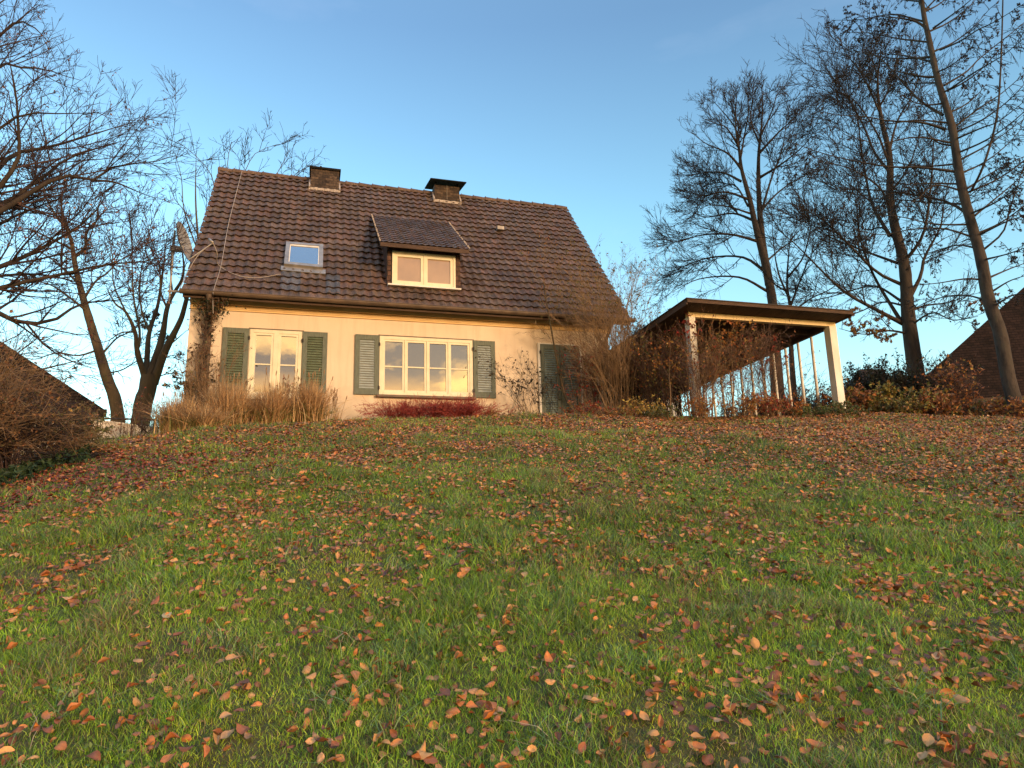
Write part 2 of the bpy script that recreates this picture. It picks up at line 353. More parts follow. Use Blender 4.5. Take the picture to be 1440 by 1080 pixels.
# evening cloud in the west (behind the photographer), thin wisps elsewhere
mp = N(nt, 'ShaderNodeMapping'); mp.inputs['Scale'].default_value = (1.6, 1.6, 5.0); L(D_, mp.inputs[0])
cn = N(nt, 'ShaderNodeTexNoise', Scale=2.3, Detail=9, Roughness=.58, Distortion=.4); L(mp.outputs[0], cn.inputs['Vector'])
dt = N(nt, 'ShaderNodeVectorMath', operation='DOT_PRODUCT'); L(D_, dt.inputs[0]); dt.inputs[1].default_value = (math.sin(math.radians(155)), math.cos(math.radians(155)), -.15)
west = ramp(nt, dt.outputs['Value'], [(.10, (0, 0, 0)), (.50, (.92, .92, .92))])
brk = ramp(nt, cn.outputs[0], [(.50, (0, 0, 0)), (.62, (1, 1, 1))])
grey = ramp(nt, sx.outputs[2], [(0.0, (7.5, 3.9, 1.1)), (.185, (6.6, 3.3, .8)), (.22, (1.6, 1.0, .62)), (.30, (1.15, .85, .68)), (.5, (1.1, 1.1, 1.2))])
gold = ramp(nt, sx.outputs[2], [(0.0, (11., 6.0, 1.5)), (.22, (9.0, 4.8, 1.2)), (.32, (5.0, 3.2, 1.5)), (.5, (2.2, 2.0, 1.8))])
ccol = mixc(nt, grey, gold, brk)
tint = mixc(nt, sky.outputs[0], ramp(nt, sx.outputs[2], [(.20, (1., 1.16, 1.02)), (.42, (.90, 1.12, 1.04)), (.63, (.76, .88, .93)), (.72, (.85, .95, .98)), (.90, (4.0, 3.9, 3.6))]), 1, 'MULTIPLY')  # last stop: added bright zenith, out of view, to lift light on the lawn
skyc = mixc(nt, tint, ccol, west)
wn = N(nt, 'ShaderNodeTexNoise', Scale=1.3, Detail=6, Roughness=.55); L(mp.outputs[0], wn.inputs['Vector'])
wf = ramp(nt, wn.outputs[0], [(.62, (0, 0, 0)), (.9, (.12, .12, .12))])
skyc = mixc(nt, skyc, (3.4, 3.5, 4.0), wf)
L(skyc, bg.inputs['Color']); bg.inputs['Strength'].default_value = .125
sc = bpy.context.scene
sc.view_settings.view_transform = 'Standard'; sc.view_settings.look = 'None'; sc.view_settings.gamma = 1; sc.view_settings.exposure = 1.73
# ================================================================== HOUSE
HO = HW(0, 0, FLOOR)
def hz_(z): return z-FLOOR      # eye-level height -> height above the house floor
house = thing('house', 'cream rendered house with steep dark brown tiled roof and green shutters', 'house', HO, PSI)
E_B, E_Z, R_B, R_Z = -.40, hz_(4.68), 3.39, hz_(9.334)
U0, U1, UW0, UW1 = -6.83, 2.84, -6.72, 2.42
sv = np.array([0, R_B-E_B, R_Z-E_Z]); SL = np.linalg.norm(sv); sdir = sv/SL; snrm = np.array([0, -sdir[2], sdir[1]])
def roofpt(u, s, h=0.):
    h = h+.014*(vn(u, s, 1.7, 2)-.5)*2+.007*(vn(u, s, .5, 4)-.5)*2
    return np.array([u, E_B, E_Z])+sdir*s+snrm*h
wz = hz_(4.62)
# wall with window and door openings in the front
def wall_with_holes(mb, x0, x1, z0, z1, y, holes, depth):
    xs = sorted({x0, x1, *[h[0] for h in holes], *[h[1] for h in holes]}); zs = sorted({z0, z1, *[h[2] for h in holes], *[h[3] for h in holes]})
    for i in range(len(xs)-1):
        for j in range(len(zs)-1):
            cx, cz = (xs[i]+xs[i+1])/2, (zs[j]+zs[j+1])/2
            if any(h[0] < cx < h[1] and h[2] < cz < h[3] for h in holes): continue
            mb.add([[xs[i], y, zs[j]], [xs[i+1], y, zs[j]], [xs[i+1], y, zs[j+1]], [xs[i], y, zs[j+1]]], [[0, 1, 2, 3]])
    for h in holes:   # reveals
        a, b, c, d = h
        for q in ([[a, y, c], [a, y, d], [a, y+depth, d], [a, y+depth, c]], [[b, y, d], [b, y, c], [b, y+depth, c], [b, y+depth, d]],
                  [[a, y, d], [b, y, d], [b, y+depth, d], [a, y+depth, d]], [[b, y, c], [a, y, c], [a, y+depth, c], [b, y+depth, c]]):
            mb.add(q, [[0, 1, 2, 3]])
WT, WB = hz_(4.111), hz_(2.811)
holes = [(-5.56, -4.54, WB-.12, WT), (-2.945, -.90, WB, WT)]
mb = MB(); wall_with_holes(mb, UW0, UW1, -.6, wz, 0, holes, .16)
DP = 6.8
mb.add([[UW1, 0, -.6], [UW1, DP, -.6], [UW1, DP, wz], [UW1, 0, wz]], [[0, 1, 2, 3]])
mb.add([[UW0, DP, -.6], [UW0, 0, -.6], [UW0, 0, wz], [UW0, DP, wz]], [[0, 1, 2, 3]])
mb.add([[UW1, DP, -.6], [UW0, DP, -.6], [UW0, DP, wz], [UW1, DP, wz]], [[0, 1, 2, 3]])
for u in (UW0, UW1): mb.add([[u, 0, wz], [u, DP, wz], [u, R_B, R_Z-.15]], [[0, 1, 2]])
mb.build('wall', M['wall'], house)
# cornice: two stepped mouldings under the gutter
mb = MB(); mb.box(UW0, UW1-.002, -.05, -.002, hz_(4.50), hz_(4.565)); mb.box(UW0, UW1-.002, -.10, -.002, hz_(4.575), hz_(4.70)); mb.box(UW0, UW1-.002, -.035, -.0025, hz_(4.47), hz_(4.4985))
mb.build('cornice', M['cornice'], house)
mb = MB(); mb.box(U0+.02, U1-.02, -.36, -.102, hz_(4.71), hz_(4.735)); mb.box(U0+.02, U1-.02, -.385, -.362, hz_(4.585), hz_(4.735)); mb.build('soffit', M['fascia'], house)
# gutter: half round with end caps
mb = MB(); th = np.linspace(math.pi, 2*math.pi, 9); gx = -.455+.07*np.cos(th); gz = hz_(4.70)+.07*np.sin(th)
for a in range(8):
    for (o, fl) in ((0, 0), (-.006, 1)):
        q = [[U0-.02, -.455+(.07+o)*math.cos(th[a]), hz_(4.70)+(.07+o)*math.sin(th[a])], [U1+.06, -.455+(.07+o)*math.cos(th[a]), hz_(4.70)+(.07+o)*math.sin(th[a])],
             [U1+.06, -.455+(.07+o)*math.cos(th[a+1]), hz_(4.70)+(.07+o)*math.sin(th[a+1])], [U0-.02, -.455+(.07+o)*math.cos(th[a+1]), hz_(4.70)+(.07+o)*math.sin(th[a+1])]]
        mb.add(q, [[0, 1, 2, 3]])
for u in (U0-.02, U1+.06):
    mb.prism([(float(x), float(z)) for x, z in zip(gx, gz)], u-.003, u+.003, 'x')
mb.tubes([[U0-.02, -.527, hz_(4.703)], [U1+.06, -.527, hz_(4.703)]], [.009, .009], 6, cap=True)
for u in np.arange(U0+.3, U1, .75): mb.box(u-.012, u+.012, -.53, -.38, hz_(4.706), hz_(4.712))
mb.build('gutter', M['gutter'], house, smooth=False)
# downpipe at the left corner (with funnel), another at the right corner
for u, zb in ((-6.32, 0.0), (2.30, 0.0)):
    mb = MB(); x = u
    mb.tubes([[x, -.455, hz_(4.64)], [x, -.455, hz_(4.56)], [x, -.30, hz_(4.38)], [x, -.10, hz_(4.25)], [x, -.085, hz_(4.15)], [x, -.085, -.4]], [.062, .045, .04, .04, .04, .04], 10)
    for zz in (.5, 1.7): mb.tubes([[x, -.085, zz-.02], [x, -.085, zz+.02]], [.047, .047], 10, cap=True)
    mb.build('downpipe', M['gutter'], house, smooth=True)
# tiled roof
def tiled(mb, u0, u1, fn, length, row, per, amp, lip, seed, cut=None):
    r_ = np.random.default_rng(seed); nrow = int(round(length/row)); row = length/nrow; nc = int(round((u1-u0)/per)); per = (u1-u0)/nc; ks = 8
    us = np.linspace(u0, u1, nc*ks+1); ph = (us-u0)/per
    w = np.cos(2*math.pi*ph); w = np.where(w > 0, w**.7 if False else np.sign(w)*np.abs(w)**.8, w*.9)*amp
    for i in range(nrow):
        ci = np.minimum(ph.astype(int), nc-1); jh = r_.normal(0, .0035, nc)[ci]; js = r_.normal(0, .007, nc)[ci]; cj = (r_.uniform(.82, 1.16, nc))[ci]*(.94+.12*r_.random())
        rag = i == 0
        s0 = i*row-.012*w/amp+js; s1 = (i+1)*row+.02
        und = np.array([fn(u, s+.055, ww-.002) for u, s, ww in zip(us, s0, w)]); bot = np.array([fn(u, s+.003, lip*.62+ww) for u, s, ww in zip(us, s0, w)]); lo = np.array([fn(u, s, h+ww+lip) for u, s, h, ww in zip(us, s0, jh, w)])
        hi = np.array([fn(u, s1, ww*.92+.004) for u, ww in zip(us, w)])
        n = len(us); V = np.concatenate([und, bot, lo, hi]); k = np.arange(n-1)
        F = np.concatenate([np.stack([j*n+k, j*n+k+1, (j+1)*n+k+1, (j+1)*n+k], -1) for j in range(3)])
        hue = np.array([(1.03, .97, .95), (.98, 1.01, 1.03), (1.0, 1.01, .93), (1.06, .94, .91), (.95, .98, 1.03)])[r_.integers(0, 5, nc)][ci]; col = cj[:, None]*hue
        mb.add(V, F, np.concatenate([col, col, col, col]))
mb = MB(); tiled(mb, U0, U1, roofpt, SL-.02, .27, .185, .021, .046, 3)
def backpt(u, s, h=0.): p = roofpt(u, s, h); return np.array([p[0], 2*R_B-p[1], p[2]])
roof = mb.build('roof', M['tile'], house)
mb = MB(); P = [backpt(U0, 0, .02), backpt(U1, 0, .02), backpt(U1, SL, .02), backpt(U0, SL, .02)]
mb.add(P, [[1, 0, 3, 2]], (1, 1, 1)); mb.build('rear_slope', M['tile'], roof)
# under-roof deck and barge boards
mb = MB()
for u in (U0+.03, U1-.055):
    for bk in (0, 1):
        f = backpt if bk else roofpt
        A = [f(u, 0, -.16), f(u, SL, -.16), f(u, SL, -.012), f(u, 0, -.012)]; B = [p+np.array([.025, 0, 0]) for p in A]
        mb.hexa(A+B)
mb.add([roofpt(U0+.04, .02, -.03), roofpt(U1-.04, .02, -.03), roofpt(U1-.04, SL, -.03), roofpt(U0+.04, SL, -.03)], [[0, 1, 2, 3]])
mb.build('barge_board', M['fascia'], roof)
# ridge tiles
mb = MB(); n = 27; wv = (U1-U0)/n
for i in range(n):
    a = U0+i*wv; th = np.linspace(-.1*math.pi, 1.1*math.pi, 9); V = []
    for (u, rad) in ((a-.02, .125), (a+wv*.12, .125), (a+wv+.0, .105)):
        for t in th: V.append([u, R_B+rad*math.cos(t), R_Z-.035+rad*.85*math.sin(t)+rng.normal(0, .001)])
    k = np.arange(8); F = np.concatenate([np.stack([r*9+k, r*9+k+1, (r+1)*9+k+1, (r+1)*9+k], -1) for r in (0, 1)])
    mb.add(V, F, (rng.uniform(.75, 1.2),)*3)
    mb.add([[a-.02, R_B+.125*math.cos(t), R_Z-.035+.125*.85*math.sin(t)] for t in th], [[0, j+1, j] for j in range(1, 8)], (.6, .6, .6))
    mb.box(a+.0, a+.02, R_B-.02, R_B+.02, R_Z+.06, R_Z+.10)
mb.build('ridge_tiles', M['tile'], roof)
mb = MB(); q = roofpt(.38, 4.02, .05); mb.box(q[0]-.09, q[0]+.09, q[1]-.14, q[1]+.05, q[2]-.05, q[2]+.045); mb.build('roof_vent', M['lead'], roof)
M['slate'] = tile_mat('bluish_grey_tile', (.055, .05, .052), (.09, .085, .09), (.13, .125, .13), 0)
# slate-blue patches of replaced tiles below the skylight: wavy sheets just proud of the tiles
mb = MB()
for (ua, ub, sa, sb, sd_) in ((-5.02, -4.62, .30, 1.05, 5), (-4.10, -3.80, .30, 1.05, 6)):
    mb = MB(); us = np.linspace(ua, ub, 17)
    for r_i in range(int(sa/.2696), int(sb/.2696)+1):
        w_ = lambda u: (lambda c: np.where(c > 0, np.sign(c)*np.abs(c)**.8, c*.9)*.019)(np.cos(2*math.pi*(u-U0)/((U1-U0)/round((U1-U0)/.185))))
        s0 = r_i*(SL-.02)/round((SL-.02)/.27); s1 = s0+.25
        lo = np.array([roofpt(u, s0-.005-.012*w_(u)/.019, w_(u)+.047) for u in us]); hi = np.array([roofpt(u, s1, w_(u)*.92+.018) for u in us])
        k = np.arange(16); mb.add(np.concatenate([lo, hi]), np.stack([k, k+1, 17+k+1, 17+k], -1), (rng.uniform(.8, 1.2),)*3)
    mb.build('replaced_tiles', M['slate'], roof)
# chimneys
def chimney(ua, ub, b0, b1, ztop, capkind):
    z0 = E_Z+(b0-E_B)*sdir[2]/sdir[1]-.5
    mb = MB(); mb.box(ua, ub, b0, b1, z0, hz_(ztop)); ch = mb.build('chimney', M['brick'], house)
    # mortar flashing along the foot
    zf = E_Z+(b0-E_B)*sdir[2]/sdir[1]; mb = MB()
    n = 14
    for i in range(n):
        a = ua-.04+(ub-ua+.08)*i/n; mb.box(a, a+(ub-ua+.08)/n-.001, b0-.05-.02*rng.random(), b0-.002, zf-.02, zf+.045+.02*rng.random())
    for u_ in (ua-.04, ub+.002):
        A = [roofpt(u_, (b0-E_B)/sdir[1]-.02, .02), roofpt(u_, (b0-E_B)/sdir[1]+.4, .02), roofpt(u_, (b0-E_B)/sdir[1]+.4, .11), roofpt(u_, (b0-E_B)/sdir[1]-.02, .11)]
        mb.hexa(A+[p+np.array([.038, 0, 0]) for p in A])
    mb.build('flashing', M['mortar'], ch)
    return ch
ch1 = chimney(-4.53, -3.80, 3.0, 3.55, 9.47, 0)
mb = MB(); mb.box(-4.57, -3.76, 2.96, 3.59, hz_(9.471), hz_(9.53)); mb.build('chimney_cap', M['soot'], ch1)
mb = MB(); mb.tubes([[-4.28, 3.25, hz_(9.53)], [-4.28, 3.25, hz_(9.56)], [-4.28, 3.25, hz_(9.60)]], [.13, .12, .03], 14); mb.tubes([[-4.28, 3.25, hz_(9.59)], [-4.28, 3.25, hz_(9.70)]], [.028, .028], 10, cap=True)
mb.tubes([[-4.13, 3.25, hz_(9.53)], [-4.13, 3.25, hz_(9.68)]], [.006, .006], 5, cap=True)
mb.build('chimney_pot', M['iron'], ch1, smooth=True)
ch2 = chimney(-1.21, -.50, 3.05, 3.6, 9.45, 1)
mb = MB(); uu0, uu1, bb0, bb1 = -1.36, -.35, 2.80, 3.85    # flat tilted rain hood on corner legs
mb.hexa([[uu0, bb0, hz_(9.47)], [uu1, bb0, hz_(9.47)], [uu1, bb1, hz_(9.70)], [uu0, bb1, hz_(9.70)], [uu0, bb0, hz_(9.50)], [uu1, bb0, hz_(9.50)], [uu1, bb1, hz_(9.73)], [uu0, bb1, hz_(9.73)]])
for a in (-1.16, -.55):
    for b in (3.1, 3.55): mb.box(a-.02, a+.02, b-.02, b+.02, hz_(9.45), hz_(9.47+(b-2.8)*.21))
mb.build('chimney_cap', M['soot'], ch2)
mb = MB(); mb.tubes([[-.86, 3.035, hz_(9.02)], [-.86, 3.035, hz_(9.46)]], [.006, .006], 5); mb.build('lightning_rod', M['cable'], ch2)
# skylight
mb = MB()
def rbox(mb, ua, ub, sa, sb, ha, hb): mb.hexa([roofpt(ua, sa, ha), roofpt(ub, sa, ha), roofpt(ub, sb, ha), roofpt(ua, sb, ha), roofpt(ua, sa, hb), roofpt(ub, sa, hb), roofpt(ub, sb, hb), roofpt(ua, sb, hb)])
ska, skb, ssa, ssb = -4.98, -4.17, 1.20, 2.20
for (a, b, c, d) in ((ska, ska+.085, ssa, ssb), (skb-.085, skb, ssa, ssb), (ska+.0855, skb-.0855, ssa, ssa+.10), (ska+.0855, skb-.0855, ssb-.09, ssb)): rbox(mb, a, b, c, d, -.02, .115)
skl = mb.build('skylight', M['lead'], house)
mb = MB(); rbox(mb, ska-.06, skb+.06, ssa-.17, ssa-.002, .035, .058); mb.build('apron_flashing', M['lead'], skl)
mb = MB(); rbox(mb, ska+.086, skb-.086, ssa+.101, ssb-.091, .06, .085); mb.build('pane', M['panesky'], skl)
mb = MB()
for (a, b, c, d) in ((ska+.087, ska+.105, ssa+.102, ssb-.092), (skb-.105, skb-.087, ssa+.102, ssb-.092), (ska+.106, skb-.106, ssb-.135, ssb-.092)): rbox(mb, a, b, c, d, .0855, .10)
mb.build('inner_frame', M['white'], skl)
# dormer
DB = .09; duL, duR = -2.80, -1.14; dz0, dz1 = hz_(5.20), hz_(6.20)
def main_z(b): return E_Z+(b-E_B)*sdir[2]/sdir[1]
dorm = thing('dormer', None, None); dorm.parent = house
ez_b, ez_z = -.20, hz_(6.19); rz_b, rz_z = 2.27, hz_(7.93)+.04
ddv = np.array([0, rz_b-ez_b, rz_z-ez_z]); DL = np.linalg.norm(ddv); ddir = ddv/DL; dn = np.array([0, -ddir[2], ddir[1]])
def dpt(u, s, h=0.):
    # slightly wider at the eave than at the head, as built
    t = s/DL; uc = -1.99; k = 1.055-.11*t*0; return np.array([uc+(u-uc)*k, ez_b, ez_z])+ddir*s+dn*h
mb = MB()
for u in (duL, duR-.03):   # cheeks
    P = [(DB+.02, main_z(DB)-.1), (1.95, main_z(1.95)-.03), (DB+.02, ez_z+(DB+.02-ez_b)*ddir[2]/ddir[1]-.05), ]
    P = [(DB+.02, main_z(DB)-.12), (2.2, main_z(2.2)-.12), (2.2, ez_z+(2.2-ez_b)*ddir[2]/ddir[1]-.06), (DB+.02, ez_z+(DB+.02-ez_b)*ddir[2]/ddir[1]-.06)]
    mb.prism(P, u, u+.03, 'x')
mb.box(duL, -2.70, DB, DB+.02, main_z(DB)-.05, hz_(6.16)); mb.box(-1.25, duR, DB, DB+.02, main_z(DB)-.05, hz_(6.16)); mb.box(-2.70, -1.25, DB+.004, DB+.02, hz_(6.115), hz_(6.20))
mb.box(-2.70, -1.25, DB+.004, DB+.02, main_z(DB)-.08, hz_(5.30))
mb.build('dormer_wall', M['shingle'], dorm)
mb = MB(); tiled(mb, -2.93, -1.05, dpt, DL, .205, .125, .012, .026, 9); mb.build('dormer_roof', M['tile2'], dorm)
mb = MB()
for i, s in enumerate(np.arange(.0, DL-.05, .10)):
    if rng.random() < .2: continue
    for u in (-2.94, -1.04):
        p = dpt(u, s, .035); r0 = .016+.012*rng.random()
        mb.box(p[0]-r0*.6, p[0]+r0*.6, p[1]-.014, p[1]+.016, p[2]-.02, p[2]+.008+.008*rng.random())
mb.build('verge_mortar', M['mortar'], dorm)
mb = MB(); p = dpt(-2.93, 0); q = dpt(-1.05, 0)
mb.box(p[0], q[0], ez_b-.01, ez_b+.02, ez_z-.10, ez_z-.008); mb.add([[p[0], ez_b+.021, ez_z-.09], [q[0], ez_b+.021, ez_z-.09], [q[0], DB, ez_z+.03], [p[0], DB, ez_z+.03]], [[0, 3, 2, 1]])
for u in (p[0], q[0]-.025):
    mb.hexa([np.array([u, 0, 0])+[0, *x] for x in ((ez_b, ez_z-.10), (rz_b-.1, rz_z-.17), (rz_b-.1, rz_z-.07), (ez_b, ez_z-.011))]+[np.array([u+.025, 0, 0])+[0, *x] for x in ((ez_b, ez_z-.10), (rz_b-.1, rz_z-.17), (rz_b-.1, rz_z-.07), (ez_b, ez_z-.011))])
mb.build('dormer_fascia', M['fascia'], dorm)
def frame(mb, x0, x1, z0, z1, w, y0, y1):
    mb.box(x0, x0+w, y0, y1, z0, z1); mb.box(x1-w, x1, y0, y1, z0, z1); mb.box(x0+w, x1-w, y0, y1, z0, z0+w); mb.box(x0+w, x1-w, y0, y1, z1-w, z1)
wf = MB(); a, b, z0, z1 = -2.69, -1.26, hz_(5.31), hz_(6.11)
frame(wf, a, b, z0, z1, .05, DB-.045, DB+.03); mid = (a+b)/2
for (x0, x1) in ((a+.052, mid-.012), (mid+.012, b-.052)): frame(wf, x0, x1, z0+.052, z1-.052, .065, DB-.03, DB+.025)
wf.box(mid-.011, mid+.011, DB-.042, DB+.02, z0+.051, z1-.051)
wf.build('window_frame', M['cream'], dorm)
mb = MB(); mb.box(a+.11, mid-.07, DB-.005, DB+.001, z0+.11, z1-.11); mb.box(mid+.07, b-.11, DB-.005, DB+.001, z0+.11, z1-.11); mb.build('pane', M['paneblind'], dorm)
mb = MB(); mb.box(-2.79, -1.15, DB-.14, DB-.002, z0-.035, z0-.003); mb.build('window_sill', M['white'], dorm)
# big window and left window
def window(ua, ub, z0, z1, cols, label, center_post=None, sill=0.):
    mb = MB(); y0, y1 = -.02, .06
    frame(mb, ua, ub, z0, z1, .07, y0, y1)
    n = len(cols); gl = MB()
    for (x0, x1) in cols:
        frame(mb, x0, x1, z0+.072, z1-.072, .045, y0+.012, y1-.01)
        zt = z0+.072+(z1-z0-.144)*.485; mb.box(x0+.045, x1-.045, y0+.02, y1-.02, zt-.014, zt+.014)
        for (c, d) in ((z0+.117, zt-.014), (zt+.014, z1-.117)): gl.box(x0+.045, x1-.045, .02, .026, c, d)
    for (x0, x1), (x2, x3) in zip(cols[:-1], cols[1:]): mb.box(x1+.001, x2-.001, y0-.004, y1, z0+.071, z1-.071)
    w = mb.build('window', M['cream'], house); w['label'] = label
    gl.build('pane', M['pane'], w)
    mb = MB(); mb.box(ua-.05, ub+.05, -.12, -.021, z0-.05, z0-.004); mb.build('sill', M['cream'] if sill else M['gutter'], w)
    mb = MB(); mb.box(ua-.03, ub+.03, -.028, -.002, z1+.002, z1+.022); mb.build('head_trim', M['gutter'], w)
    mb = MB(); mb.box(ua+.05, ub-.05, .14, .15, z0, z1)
    mb.build('unlit_room_sheet', M['unlit_room_sheet'], w)  # dark sheet standing in for the unlit room behind the panes
    return w
M['unlit_room_sheet'] = noise_mat('dark_room', (.03, .025, .02), (.06, .05, .04), 2)
pw = (2.045-.14)/4
cols = [(-2.945+.07+i*pw+(.012 if i else 0), -2.945+.07+(i+1)*pw-(.012 if i < 3 else 0)) for i in range(4)]
window(-2.945, -.90, WB, WT, cols, 'wide four-light window')
window(-5.56, -4.54, WB-.12, WT, [(-5.49, -5.10), (-5.0, -4.61)], 'narrow two-light window', sill=1)
mb = MB(); mb.box(-5.56, -4.54, -.10, -.022, WB-.24, WB-.175)
# shutters
def shutter(x0, x1, z0, z1, slatmat, label=None, hinge=None, tilt=.0, y=-.048):
    mb = MB(); t = .035; w = .085*(x1-x0)/.5+.01
    mb.box(x0, x0+w, y, y+t, z0, z1); mb.box(x1-w, x1, y, y+t, z0, z1); mb.box(x0+w, x1-w, y+.001, y+t-.001, z0, z0+.13); mb.box(x0+w, x1-w, y+.001, y+t-.001, z1-.11, z1)
    s = mb.build('shutter', M['green'], house)
    mb = MB(); n = int(round((z1-z0-.24)/.054))
    for i in range(n):
        zc = z0+.13+(z1-z0-.24)*(i+.5)/n; a, b = x0+w+.001, x1-w-.001
        th_ = math.radians(55+rng.normal(0, 2.)); hw = .026; tt = .003; c_, s_ = math.cos(th_), math.sin(th_)
        P = []
        for (dy, dz) in ((-hw, -tt), (hw, -tt), (hw, tt), (-hw, tt)):
            P.append((y+t/2+dy*c_-dz*s_*0-0, zc+dy*s_+dz))
        mb.prism(P, a, b, 'x')
    mb.build('louvre', slatmat, s)
    hx = x1 if hinge == 'R' else x0
    for zz in (z0+.15, z1-.2): mb = MB(); mb.box(hx-.02, hx+.02, y-.012, y-.001, zz-.03, zz+.03); mb.tubes([[hx, y-.01, zz-.045], [hx, y-.01, zz+.045]], [.01, .01], 6, cap=True); mb.build('hinge', M['iron'], s)
    if label: s['label'] = label
    return s
shutter(-6.075, -5.575, WB, WT, M['slatg'], 'green shutter overgrown by twigs', 'R')
shutter(-4.53, -4.03, WB, WT, M['slatg'], None, 'L')
shutter(-3.46, -2.955, WB, WT, M['slat'], None, 'R')
shutter(-.89, -.39, WB, WT, M['slat'], None, 'L')
dsh = [shutter(.68, 1.145, .03, hz_(4.108), M['slatb'], 'tall door-height shutter leaf', 'L'), shutter(1.155, 1.64, .03, hz_(4.108), M['slatb'], 'tall door-height shutter leaf', 'R')]
mb = MB(); mb.box(.625, .675, -.05, -.002, -.3, hz_(4.13)); mb.box(1.645, 1.69, -.05, -.002, -.3, hz_(4.13)); mb.box(.676, 1.644, -.05, -.002, hz_(4.109), hz_(4.13)); mb.build('door_frame', M['white'], house)
# terrace sockle so that the house stands in the ground
mb = MB(); mb.box(UW0-.02, UW1+.02, -.03, -.004, -.7, -.02); mb.build('plinth', M['concrete'], house)
# ------------------------------------------------------------------ satellite dish
dsp = HW(-7.06, .45, 5.27)
dish = thing('satellite_dish', 'grey satellite dish on a short mast beside the left roof edge', 'satellite dish', dsp, PSI)
mb = MB(); nr, na = 8, 28; Vv = [[0, 0, 0]]
for i in range(1, nr+1):
    for j in range(na):
        t = j/na*2*math.pi; r = i/nr; Vv.append([.40*r*math.cos(t), -.09*(1-r*r), .43*r*math.sin(t)])
Vv = np.array(Vv); F3 = [[0, 1+(j+1) % na, 1+j] for j in range(na)]; F4 = [[1+(i-1)*na+j, 1+(i-1)*na+(j+1) % na, 1+i*na+(j+1) % na, 1+i*na+j] for i in range(1, nr) for j in range(na)]
# dish looks towards +u and towards the viewer, leaning back a little
ry = Matrix.Rotation(math.radians(78), 3, 'Z')@Matrix.Rotation(math.radians(-14), 3, 'X')
Rm = np.array(ry); off = np.array([.08, -.02, .80])
Vd = (Vv*np.array([1, -1, 1]))@Rm.T+off
mb.add(Vd, F3); mb2 = mb; mb.v.append(Vd+Rm@np.array([0, -.012, 0])*-1); mb.c.append(np.ones((len(Vd), 3))); mb.f3.append(np.array(F3)[:, ::-1]+len(Vd)); mb.f4.append(np.array(F4)); mb.f4.append(np.array(F4)[:, ::-1]+len(Vd)); mb.n = 2*len(Vd)
mb.build('reflector', M['dish'], dish, smooth=True)
mb = MB(); mb.tubes([[-.16, .10, -.55], [-.16, .10, 1.08]], [.022, .022], 8, cap=True); mb.build('mast', M['lead'], dish)
mb = MB(); mb.box(-.20, .06, .0, .12, .60, .70); mb.build('bracket', M['lead'], dish); mb = MB(); mb.box(-.2, .1, .06, .10, -.3, -.26); mb.build('bracket', M['lead'], dish)
mb = MB(); A = off+Rm@np.array([0, 0, -.42]); Bp = off+np.array([.62, -.55, -.20]); mb.tubes([A, Bp], [.012, .012], 6, cap=True); mb.build('feed_arm', M['white'], dish)
mb = MB(); mb.tubes([Bp, Bp+np.array([-.09, .06, .10])], [.03, .026], 8, cap=True); mb.build('feed_horn', M['lead'], dish, smooth=True)
# cables over the roof
def roofw(u, s, h): p = roofpt(u, s, h); return HW(p[0], p[1], p[2]+FLOOR)
feed = HW(-7.06, .45, 5.27)+np.array([cp*Bp[0]-sp*Bp[1], sp*Bp[0]+cp*Bp[1], Bp[2]])
def cable(pts, label, nm='cable', r=.008):
    P = smooth_path(pts, 30); mb = MB(); mb.tubes(P, np.full(30, r), 5); o = mb.build(nm, M['cable'], None, pts[0], smooth=True); tag(o, label, 'cable'); return o
cable([roofw(-6.26, 5.9, .075), roofw(-6.27, 4.2, .07), roofw(-6.27, 2.8, .075), roofw(-6.22, 1.0, .075), roofw(-6.24, .2, .08), HW(-6.24, -.54, 4.62), HW(-6.22, -.5, 4.25)], 'thin pale cable running straight down the roof from ridge to gutter')
cable([feed, feed+np.array([.05, .1, -.18]), roofw(-6.28, 1.05, .06), roofw(-5.9, .68, .06), roofw(-5.5, .62, .06), roofw(-5.02, .85, .06)], 'sagging pale cable from the satellite dish arm across the tiles')
cable([feed, feed+np.array([-.28, -.0, -.25]), roofw(-6.82, .5, .08), HW(-6.86, -.5, 4.66)], 'pale cable from the dish arm down to the left gutter end')
# ================================================================== CARPORT
car = thing('carport', 'open timber carport with flat brown roof and cream posts beside the house', 'carport', HW(4.8, 0, FLOOR), PSI)
cx0 = 4.8
def cb(mb, u0, u1, b0, b1, z0, z1): return mb.box(u0-cx0, u1-cx0, b0, b1, hz_(z0), hz_(z1))
ZF = 4.22; SLP = .035
def cz(b): return ZF-(b+3.0)*SLP
mb = MB(); u0, u1, b0, b1 = 2.80-cx0, 6.76-cx0, -2.98, 4.6
mb.hexa([[u0, b0, hz_(cz(b0))+.07], [u1, b0, hz_(cz(b0))+.07], [u1, b1, hz_(cz(b1))], [u0, b1, hz_(cz(b1))], [u0, b0, hz_(cz(b0))+.12], [u1, b0, hz_(cz(b0))+.12], [u1, b1, hz_(cz(b1))+.1], [u0, b1, hz_(cz(b1))+.1]])
rf = mb.build('roof', M['boards'], car)
mb = MB(); mb.box(u0-.02, u1+.02, b0-.03, b0-.001, hz_(cz(b0))+.068, hz_(cz(b0))+.135)
mb.hexa([[u0-.03, b0, hz_(cz(b0))+.03], [u0-.001, b0, hz_(cz(b0))+.03], [u0-.001, b1, hz_(cz(b1))-.04], [u0-.03, b1, hz_(cz(b1))-.04], [u0-.03, b0, hz_(cz(b0))+.13], [u0-.001, b0, hz_(cz(b0))+.13], [u0-.001, b1, hz_(cz(b1))+.12], [u0-.03, b1, hz_(cz(b1))+.12]])
